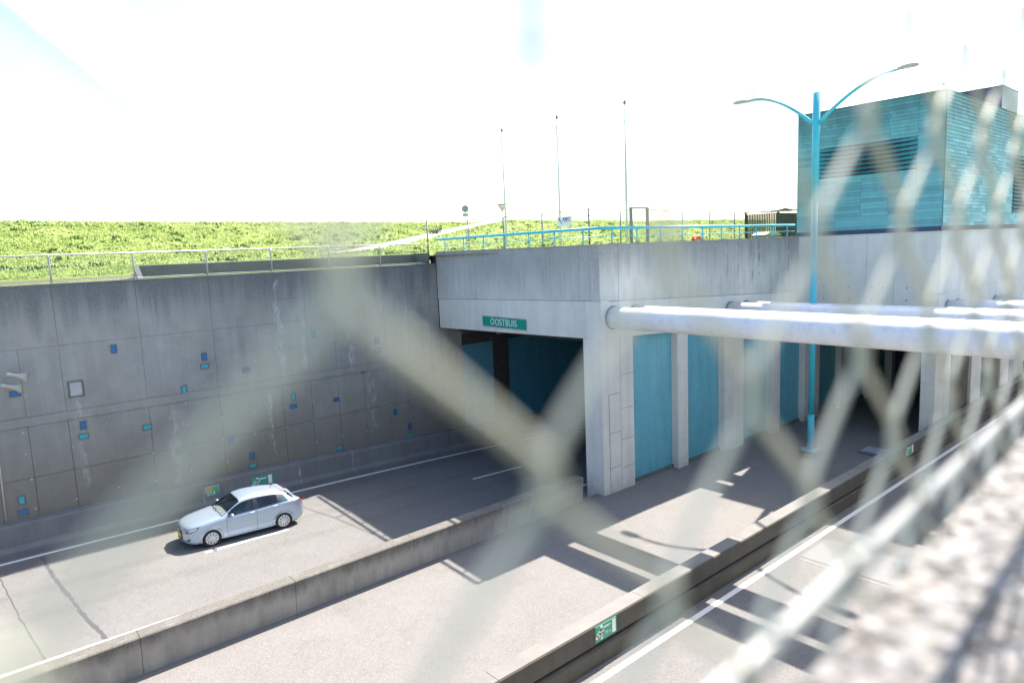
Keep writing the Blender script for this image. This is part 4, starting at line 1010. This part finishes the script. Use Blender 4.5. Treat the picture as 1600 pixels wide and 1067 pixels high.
ZBm = [(0,.30),(.15,.22),(.5,.19),(3.7,.20),(4.1,.26),(4.29,.38)]
WD = [(0,.34),(.03,.47),(.08,.59),(.16,.69),(.28,.78),(.48,.85),(.75,.875),(1.2,.88),(3.5,.885),(3.85,.87),(4.1,.82),(4.24,.74),(4.29,.66)]
ZS = [(0,.60),(.12,.70),(.4,.775),(.9,.855),(1.3,.895),(2.4,.93),(3.6,.99),(4.1,.99),(4.22,.86),(4.29,.70)]
WR = [(0,.28),(.08,.5),(.3,.66),(.9,.74),(1.24,.755),(1.55,.69),(1.93,.605),(2.5,.59),(3.4,.57),(3.6,.56),(3.85,.62),(4.05,.68),(4.2,.69),(4.29,.60)]
def sect(x):
    w = lerp_keys(WD, x); zb = lerp_keys(ZBm, x); zs = lerp_keys(ZS, x); zt = lerp_keys(ZT, x); wr = lerp_keys(WR, x)
    side = zt-.045*min(1, max(0, (zt-zs)/.2))
    z7 = max(zs+.004, side-.03); z8 = max(z7+.002, zt-.012)
    return [(0,zb),(w*.88,zb),(w*.965,zb+.09),(w*.99,.44),(w,.62 if zs > .66 else zs-.04),(w*.985,zs-.055),(w*.955,zs),(wr+.012,z7),(wr*.80,z8),(0,zt)]
TT = [0,.5,1,1.5,2,2.5,3,3.33,3.66,4,4.5,5,5.5,6,6.08,6.35,6.6,6.86,7,7.18,7.5,8,8.35,8.7,9]
def surf(x, t, off=0.0):
    P = sect(x); i = min(8, int(t)); f = t-i
    a, b = P[i], P[i+1]; p = P[i-1] if i > 0 else (-b[0], b[1]); n = P[i+2] if i+2 < 10 else (-a[0], a[1])
    if i == 6: y = a[0]+(b[0]-a[0])*f + .018*math.sin(math.pi*f); z = a[1]+(b[1]-a[1])*f
    else:
        if i == 5: n = (b[0]+(b[0]-a[0])*.3, b[1]+(b[1]-a[1])*.3)
        if i == 7: p = (a[0]+.02, a[1]-.02)
        cr = lambda k: .5*(2*a[k]+(b[k]-p[k])*f+(2*p[k]-5*a[k]+4*b[k]-n[k])*f*f+(3*a[k]-p[k]-3*b[k]+n[k])*f**3)
        y, z = cr(0), cr(1)
        if t <= 1: z = a[1]+(b[1]-a[1])*f; y = a[0]+(b[0]-a[0])*f
    if off:
        d = .01; y2, z2 = (surf(x, min(9, t+d)) if t < 8.9 else (0, z)); q = (y2-y, z2-z); L_ = math.hypot(*q) or 1
        nz, ny = (-q[0]/L_, q[1]/L_) if t < 8.9 else (1, 0)
        y += ny*off; z += nz*off
    return (y, z)
AX = (.87, 3.45); RW = .315; RA = .372; KX = 1.068   # wheels drawn round under the car's scale
def arch(x, y, z, t):
    if 1 <= t < 4.6:
        for a in AX:
            dx, dz = (x-a)/KX, z-RW; d = math.hypot(dx, dz)
            if d < RA and dz > -.12:
                if d < 1e-4: dx, dz, d = 0, 1, 1
                if dz < -.02: return (a+KX*math.copysign(math.sqrt(RA*RA-dz*dz), dx), y, z)
                k = RA/d; return (a+KX*dx*k, y, RW+dz*k)
    return (x, y, z)
XS = [0,.012,.03,.06,.1,.16,.22,.3,.38,.46,.52,.58,.65,.72,.8,.87,.94,1.02,1.09,1.16,1.22,1.27,1.33,1.4,1.47,1.55,1.64,1.73,1.82,1.93,2.0,2.1,2.2,2.3,2.4,2.48,2.54,2.65,2.75,2.85,2.95,3.05,3.1,3.16,3.22,3.28,3.34,3.4,3.46,3.52,3.58,3.64,3.7,3.78,3.86,3.92,3.98,4.03,4.07,4.11,4.15,4.19,4.22,4.25,4.275,4.29]
def region(x0, x1, t0, t1):
    xm, tm_ = (x0+x1)/2, (t0+t1)/2
    if 1.27 < xm < 1.93 and tm_ > 7.18: return 'windscreen'
    if 3.70 < xm < 3.92 and tm_ > 7.18: return 'rear_window'
    if 6.08 < tm_ < 6.86:
        if 1.47 < xm < 2.40: return 'door_window'
        if 2.54 < xm < 3.28: return 'door_window.r'
    return None
CZ = zl(8.3)
car = thing('car', 'silver-blue five-door hatchback driving away from the tunnel on the left road', 'car', (6.18, 26.13, CZ), local=True)
car.rotation_euler = (0, R(1.45), R(-3.4)); car.scale = (1.015, 1.02, 1.085)
body = MB(); parts = {}
M['dark_glass'] = plain('rear_side_glass', (.05,.09,.12), .05, var=.05)
for sgn in (1, -1):
    for i in range(len(XS)-1):
        for j in range(len(TT)-1):
            x0, x1, t0, t1 = XS[i], XS[i+1], TT[j], TT[j+1]
            P = []
            for (x, t) in ((x0,t0),(x1,t0),(x1,t1),(x0,t1)):
                y, z = surf(x, t); P.append((x, y, z, t))
            rg = region(x0, x1, t0, t1)
            Q = [arch(p[0], p[1], p[2], p[3]) for p in P]; Q = [(p[0], p[1]*sgn, p[2]) for p in Q]
            if rg: parts.setdefault((rg, sgn if 'win' in rg and rg not in ('windscreen','rear_window') else 0), MB()).face(Q, 0, True)
            else: body.face(Q, 0, True)
for x in (0, 4.29):
    cap = [(x, surf(x, t)[0], surf(x, t)[1]) for t in TT]; cap += [(p[0], -p[1], p[2]) for p in cap[::-1][1:-1]]; body.face(cap)
bo = build('body', body, M['car'], car, merge=True)
for (rg, s_), m_ in parts.items():
    build(rg.split('.')[0], m_, M['glass'] if rg == 'windscreen' else M['glass_dark'], car, merge=True)
def surf_line(name, pts, r, mat, off=.002, both=True, parent=None):
    mb = MB()
    for sgn in ((1, -1) if both else (1,)):
        P = []
        for (a, b) in zip(pts[:-1], pts[1:]):
            n = max(2, int(abs(b[0]-a[0])/.06)+int(abs(b[1]-a[1])/.25))
            for k in range(n): f = k/n; x = a[0]+(b[0]-a[0])*f; t = a[1]+(b[1]-a[1])*f; y, z = surf(x, t, off); P.append(arch(x, y, z, t))
        y, z = surf(pts[-1][0], pts[-1][1], off); P.append((pts[-1][0], y, z))
        mb.tube([(p[0], p[1]*sgn, p[2]) for p in P], r, 5)
    return build(name, mb, mat, parent or car)
surf_line('door_seam', [(1.42,6.0),(1.40,4.5),(1.41,3),(1.45,1.9),(2.47,1.9),(2.47,4),(2.47,6.0)], .0045, M['black'])
surf_line('door_seam', [(2.47,1.9),(3.02,1.9),(3.07,2.6)], .0045, M['black']); surf_line('door_seam', [(3.32,5.0),(3.34,6.0)], .0045, M['black'])
surf_line('bonnet_seam', [(.14,6.3),(.5,6.35),(.9,6.4),(1.22,6.5)], .004, M['black'])
surf_line('window_trim', [(1.42,6.06),(2.0,6.06),(3.0,6.06),(3.69,6.08),(3.54,6.89),(3.4,6.89),(2.5,6.89),(1.93,6.89),(1.6,6.89),(1.44,6.5),(1.42,6.06)], .010, M['black'], off=0)
mb = MB()
for sgn in (1, -1):
    for (a, b) in ((2.40,2.54),(3.28,3.40)):
        for k in range(6):
            ta, tb = 6.06+.82*k/6, 6.06+.82*(k+1)/6
            mb.face([(x, (surf(x, t)[0]+.005)*sgn, surf(x, t)[1]) for x, t in ((a,ta),(b,ta),(b,tb),(a,tb))])
build('window_pillar', mb, M['black'], car)
surf_line('windscreen_trim', [(1.26,9),(1.262,8.2),(1.27,7.18),(1.6,7.14),(1.93,7.18)], .009, M['black'], off=0)
surf_line('rear_window_trim', [(3.70,9),(3.70,8.2),(3.705,7.16),(3.81,7.12),(3.92,7.16),(3.92,8.2),(3.92,9)], .011, M['black'], off=0)
surf_line('side_moulding', [(1.46,3.1),(2.43,3.1)], .009, M['car'], off=.002); surf_line('side_moulding', [(2.51,3.1),(3.02,3.1)], .009, M['car'], off=.002)
surf_line('sill', [(1.28,1.6),(3.05,1.6)], .02, M['car'], off=0)
def patch(name, x0, x1, t0f, t1f, mat, off=.004, parent=None, nx=8, nt=5, both=True, per_side=False):
    outs = []
    mbs = MB()
    for sgn in ((1, -1) if both else (1,)):
        if per_side: mbs = MB()
        for i in range(nx):
            for j in range(nt):
                q = []
                for (u, v) in ((i,j),(i+1,j),(i+1,j+1),(i,j+1)):
                    x = x0+(x1-x0)*u/nx; ta, tb = t0f(x), t1f(x); t = ta+(tb-ta)*v/nt; y, z = surf(x, t, off); q.append((x, y*sgn, z))
                mbs.face(q, 0, True)
        if per_side: outs.append(build(name, mbs, mat, parent or car, merge=True))
    if not per_side: outs.append(build(name, mbs, mat, parent or car, merge=True))
    return outs
patch('headlight', .075, .47, lambda x: 3.7+1.5*((x-.075)/.395)**2, lambda x: 5.98, M['hlamp'], .006, per_side=True)
for o_ in patch('headlight_lens', .14, .40, lambda x: 4.3+.8*((x-.14)/.26)**2, lambda x: 5.75, M['rim'], .010, nx=6, nt=3, per_side=True): pass
patch('tail_light', 4.03, 4.245, lambda x: 4.9+.3*(4.245-x)/.2, lambda x: 6.15, M['tail'], .006, per_side=True)
patch('quarter_window', 3.40, 3.68, lambda x: 6.08, lambda x: 6.86 if x < 3.53 else 6.86-.7*(x-3.53)/.15, M['dark_glass'], .004, per_side=True, nx=12)
mb = MB()                                                             # front end
G = [(.008,-.36,.30),(-.018,-.24,.285),(-.018,.24,.285),(.008,.36,.30),(.006,.41,.50),(.008,.38,.70),(-.014,.26,.715),(-.014,-.26,.715),(.008,-.38,.70),(.006,-.41,.50)]
mb.face([G[1],G[2],G[6],G[7]]); mb.face([G[2],G[3],G[4],G[5],G[6]]); mb.face([G[0],G[1],G[7],G[8],G[9]])
gr = build('grille', mb, M['black'], car)
mb = MB(); P = G + [G[0]]; mb.tube(P, .007, 6); build('grille_frame', mb, M['chrome'], gr)
mb = MB(); 
for k in range(4): 
    cy = -.105+.07*k; P = [(-.022, cy+.045*math.cos(2*math.pi*q/14), .615+.045*math.sin(2*math.pi*q/14)) for q in range(15)]; mb.tube(P, .0045, 5, cap=False)
build('emblem', mb, M['chrome'], gr)
mb = MB()
for k in range(7): mb.box(-.019, -.013, -.24, .24, .34+.055*k, .350+.055*k)
build('grille_bar', mb, M['rubber'], gr)
mb = MB(); mb.box(-.032, -.018, -.26, .26, .40, .51, 0, .003); build('number_plate', mb, M['plate'], car)
for sgn in (-1, 1):
    mb = MB(); q = []
    for (x, yy) in ((.075,.47),(.13,.60),(.21,.70)): q.append((x-.035, yy*sgn))
    for (a, b) in zip(q[:-1], q[1:]): mb.face([(a[0],a[1],.33),(b[0],b[1],.33),(b[0],b[1],.43),(a[0],a[1],.43)])
    build('lower_intake', mb, M['black'], car)
for sgn in (-1, 1):                                                   # mirrors
    mb = MB(); prof = [(.001,-.09),(.05,-.085),(.07,-.03),(.072,.03),(.055,.08),(.001,.095)]
    mb.lathe(prof, (0,0,0), 'y', 14); mb.xf(Matrix.Translation((1.56, sgn*1.0, .975)) @ Matrix.Diagonal((.85, 1.15, 1.05, 1)))
    mr = build('mirror', mb, M['car'], car)
    mb = MB(); mb.tube([(1.5, sgn*.86, .925),(1.56, sgn*.95, .94)], .022, 6); build('mirror_stalk', mb, M['black'], mr)
for sgn in (-1, 1):
    for x in (2.27, 3.13):
        y, z = surf(x, 5.15, .0); mb = MB(); mb.tube([(x-.1, sgn*(y+.004), z),(x-.07, sgn*(y+.028), z),(x+.07, sgn*(y+.028), z+.004),(x+.1, sgn*(y+.004), z+.004)], .016, 8); build('door_handle', mb, M['car'], car)
mb = MB(); mb.prism([(3.50,1.332),(3.71,1.285),(3.74,1.262),(3.60,1.27)], 'y', -.50, .50); sp = build('roof_spoiler', mb, M['car'], car)
mb = MB(); mb.box(3.71, 3.745, -.15, .15, 1.264, 1.284); build('brake_light', mb, M['tail'], sp)
mb = MB(); mb.tube([(3.25,0,1.36),(3.31,0,1.42),(3.37,0,1.48)], [.014,.008,.004], 6); build('roof_aerial', mb, M['black'], car)
mb = MB()
for sgn in (-1, 1): mb.tube([(1.22, sgn*.12-.3*(sgn<0)*0, .995),(1.36, sgn*.12+.42, 1.065)] , .008, 5)
build('wiper', mb, M['black'], car)
for sgn in (-1, 1):                                                   # wheels
    for a in AX:
        yo = sgn*.872; s1 = -sgn
        mb = MB(); mb.lathe([(.20,0),(.215,s1*-.004),(.285,s1*-.004),(.308,s1*.02),(.315,s1*.05),(.315,s1*.155),(.305,s1*.19),(.20,s1*.20)], (a, yo, RW), 'y', 36); rnd = lambda m_, a=a: [(a+(p[0]-a)*KX, p[1], p[2]) for p in m_.v]; mb.v = rnd(mb)
        ty = build('wheel', mb, M['rubber'], None); ty.parent = car
        mb = MB(); mb.lathe([(.001,-s1*.012),(.05,-s1*.012),(.06,-s1*.004),(.10,-s1*.002),(.19,-s1*.008),(.213,-s1*.002),(.213,s1*.05),(.001,s1*.05)], (a, yo, RW), 'y', 36); mb.v = rnd(mb); build('hubcap', mb, M['rim'], ty)
        mb = MB()
        for k in range(10):
            th = 2*math.pi*k/10; c, s = math.cos(th), math.sin(th)
            pts = []
            for (r_, dt) in ((.095,-.07),(.175,-.085),(.185,0),(.175,.085),(.095,.07)):
                pts.append((a+r_*math.cos(th+dt), yo-s1*.0125, RW+r_*math.sin(th+dt)))
            mb.face(pts)
        mb.v = rnd(mb); build('hubcap_slot', mb, M['black'], ty)
mb = MB()                                                             # wheel wells and floor
for a in AX:
    n = 14
    for k in range(n):
        t0, t1 = math.pi*(k/n)*1.2-.3, math.pi*((k+1)/n)*1.2-.3
        for sgn in (-1, 1):
            p = lambda t, y: (a+(RA+.004)*math.cos(t), y*sgn, RW+(RA+.004)*math.sin(t)); mb.face([p(t0,.85), p(t1,.85), p(t1,.55), p(t0,.55)])
    for sgn in (-1, 1): mb.face([(a+(RA+.004)*math.cos(k*math.pi/8), .55*sgn, RW+(RA+.004)*math.sin(k*math.pi/8)*1.0) for k in range(-1, 10)])
mb.box(.5, 4.0, -.74, .74, .2, .26); build('underbody', mb, M['rubber'], car)
mb = MB(); mb.prism([(1.18,.55),(1.62,.55),(1.62,.86),(1.5,.93),(1.30,.945),(1.2,.94)], 'y', -.70, .70); build('dashboard', mb, M['interior'], car)
for yy in (-.37, .37):
    mb = MB(); mb.box(2.0, 2.5, yy-.25, yy+.25, .45, .62, 0, .05); mb.prism([(2.42,.55),(2.56,.55),(2.74,1.10),(2.66,1.12)], 'y', yy-.24, yy+.24); mb.box(2.68, 2.78, yy-.12, yy+.12, 1.13, 1.28, 0, .03); build('seat', mb, M['interior'], car)
mb = MB(); mb.box(3.0, 3.45, -.6, .6, .45, .62, 0, .05); mb.prism([(3.4,.55),(3.52,.55),(3.66,1.05),(3.58,1.07)], 'y', -.6, .6); build('rear_bench', mb, M['interior'], car)
mb = MB(); P = [(1.80+.05*math.cos(k*math.pi/10), -.37+.18*math.sin(k*math.pi/10), .90+.17*math.cos(k*math.pi/10)) for k in range(21)]; mb.tube(P, .014, 6, cap=False); build('steering_wheel', mb, M['black'], car)
mb = MB(); mb.box(1.86, 1.90, -.1, .1, 1.24, 1.31, 0, .01); build('inner_mirror', mb, M['black'], car)
mb = MB(); mb.box(1.3, 3.9, -.72, .72, .26, .45); build('cabin_floor', mb, M['interior'], car)

# ---------------------------------------------------------------- parapet and fence at the camera
AF = R(3.4); FU = Vector((math.cos(AF), math.sin(AF), 0)); FN = Vector((-math.sin(AF), math.cos(AF), 0)); D = .068
def fw(u, n, v): return FU*u + FN*(D+n) + Vector((0,0,v))
pp = thing('parapet', 'pale exposed-aggregate concrete parapet under the near fence, bottom right', 'wall', tuple(fw(0,0,-.16)))
mb = MB()
E0, E1, ZP = .030, -.42, -.160
NU = 150; 
import numpy as np
def pface(u0, u1): 
    a = [fw(u0,E0,ZP-.004), fw(u1,E0,ZP-.004), fw(u1,E0-.006,ZP), fw(u0,E0-.006,ZP)]; mb.face(a)
    mb.face([fw(u0,E0-.006,ZP), fw(u1,E0-.006,ZP), fw(u1,E1,ZP), fw(u0,E1,ZP)]); mb.face([fw(u0,E0,ZP-.004), fw(u1,E0,ZP-.004), fw(u1,E0,-1.2), fw(u0,E0,-1.2)])
    mb.face([fw(u0,E1,ZP), fw(u1,E1,ZP), fw(u1,E1,-1.4), fw(u0,E1,-1.4)])
pface(-4, -.1); pface(.9, 12)
k0 = len(mb.v); us = [-.1+i*.0028 for i in range(358)]; us[-1] = .9; ns_ = [E0-.0028*j for j in range(58)]; 
for u in us:
    for j, n in enumerate(ns_):
        p = fw(u, n, ZP); d_ = mn.voronoi(Vector((p.x*130, p.y*130, 0)))[0]
        h = (.0014*(1-min(1, d_[0]*1.5)) + .0010*mn.noise(Vector((p.x*40, p.y*40, 2))))
        h += -.006*max(0, 1-j/2.5)**2
        if j == 0: h -= .002*(mn.noise(Vector((p.x*60, 5, 2))))
        mb.v.append(tuple(fw(u, n, ZP+h)))
nn_ = len(ns_)
for i in range(len(us)-1):
    for j in range(nn_-1): mb.f.append((k0+i*nn_+j, k0+(i+1)*nn_+j, k0+(i+1)*nn_+j+1, k0+i*nn_+j+1)); mb.m.append(0); mb.c.append((1,1,1)); mb.sm.append(True)
mb.face([fw(-.1,ns_[-1],ZP), fw(.9,ns_[-1],ZP), fw(.9,E1,ZP), fw(-.1,E1,ZP)]); mb.face([fw(-.1,E0,ZP-.006), fw(.9,E0,ZP-.006), fw(.9,E0,-1.2), fw(-.1,E0,-1.2)]); mb.face([fw(-.1,E1,ZP), fw(.9,E1,ZP), fw(.9,E1,-1.4), fw(-.1,E1,-1.4)])
build('coping_stone', mb, M['pebble'], pp)
rw = thing('retaining_wall', 'concrete wall under the near parapet, below the camera', 'wall', (10, .2, -10))
mb = MB(); mb.face([(-60,.12,-10.2),(90,.12,-10.2),(90,.12,-1.0),(-60,.12,-1.0)]); mb.box(-60, 90, -.5, .10, -10.2, -1.15); build('wall_body', mb, M['conc_light'], rw)

nf = thing('chain_link_fence', 'out-of-focus wire mesh fence right in front of the camera', 'fence', tuple(fw(0,0,-.16)))
mb = MB(); W_ = .0655; HW = W_/2; U0, V0 = .0725, -.0355
def weave(k, fine):
    ua = U0+k*HW; ub = ua+HW; mid = (ua+ub)/2; amp = HW/2 + .0012
    vtop, vbot = 1.80, -.118
    # the wire touches column k where that column has nodes: even columns at V0 + m*W_, odd columns half a mesh off
    ph0 = 0.0 if k % 2 == 0 else math.pi
    n = 18 if fine else 12; N = int((vtop-vbot)/W_*n); P = []
    for i in range(N+1):
        v = vbot + (vtop-vbot)*i/N; ph = 2*math.pi*(v-V0)/W_ + ph0        # ph = 0 -> left side (column k)
        s = -math.cos(ph); tri_ = math.asin(.975*s)/math.asin(.975)
        dep = .0021*math.tanh(2.6*math.sin(ph))
        P.append(fw(mid+tri_*amp, dep, v))
    mb.tube(P, .0012, 8 if fine else 5)
for k in range(-18, 44): weave(k, -3 <= k <= 16)
build('wire_mesh', mb, M['wire'], nf)
mb = MB(); mb.tube([fw(-1.0+.05*i, 0, -.0965) for i in range(57)], .0032, 12); build('tension_wire', mb, M['rod'], nf)
for u in (-1.0, 1.8):
    mb = MB(); mb.tube([fw(u,-.03,-.17), fw(u,-.03,1.86)], .02, 12); build('post', mb, M['galv'], nf)
mb = MB(); mb.tube([fw(-1.0,-.03,1.83), fw(1.8,-.03,1.83)], .018, 12); build('top_rail', mb, M['galv'], nf)
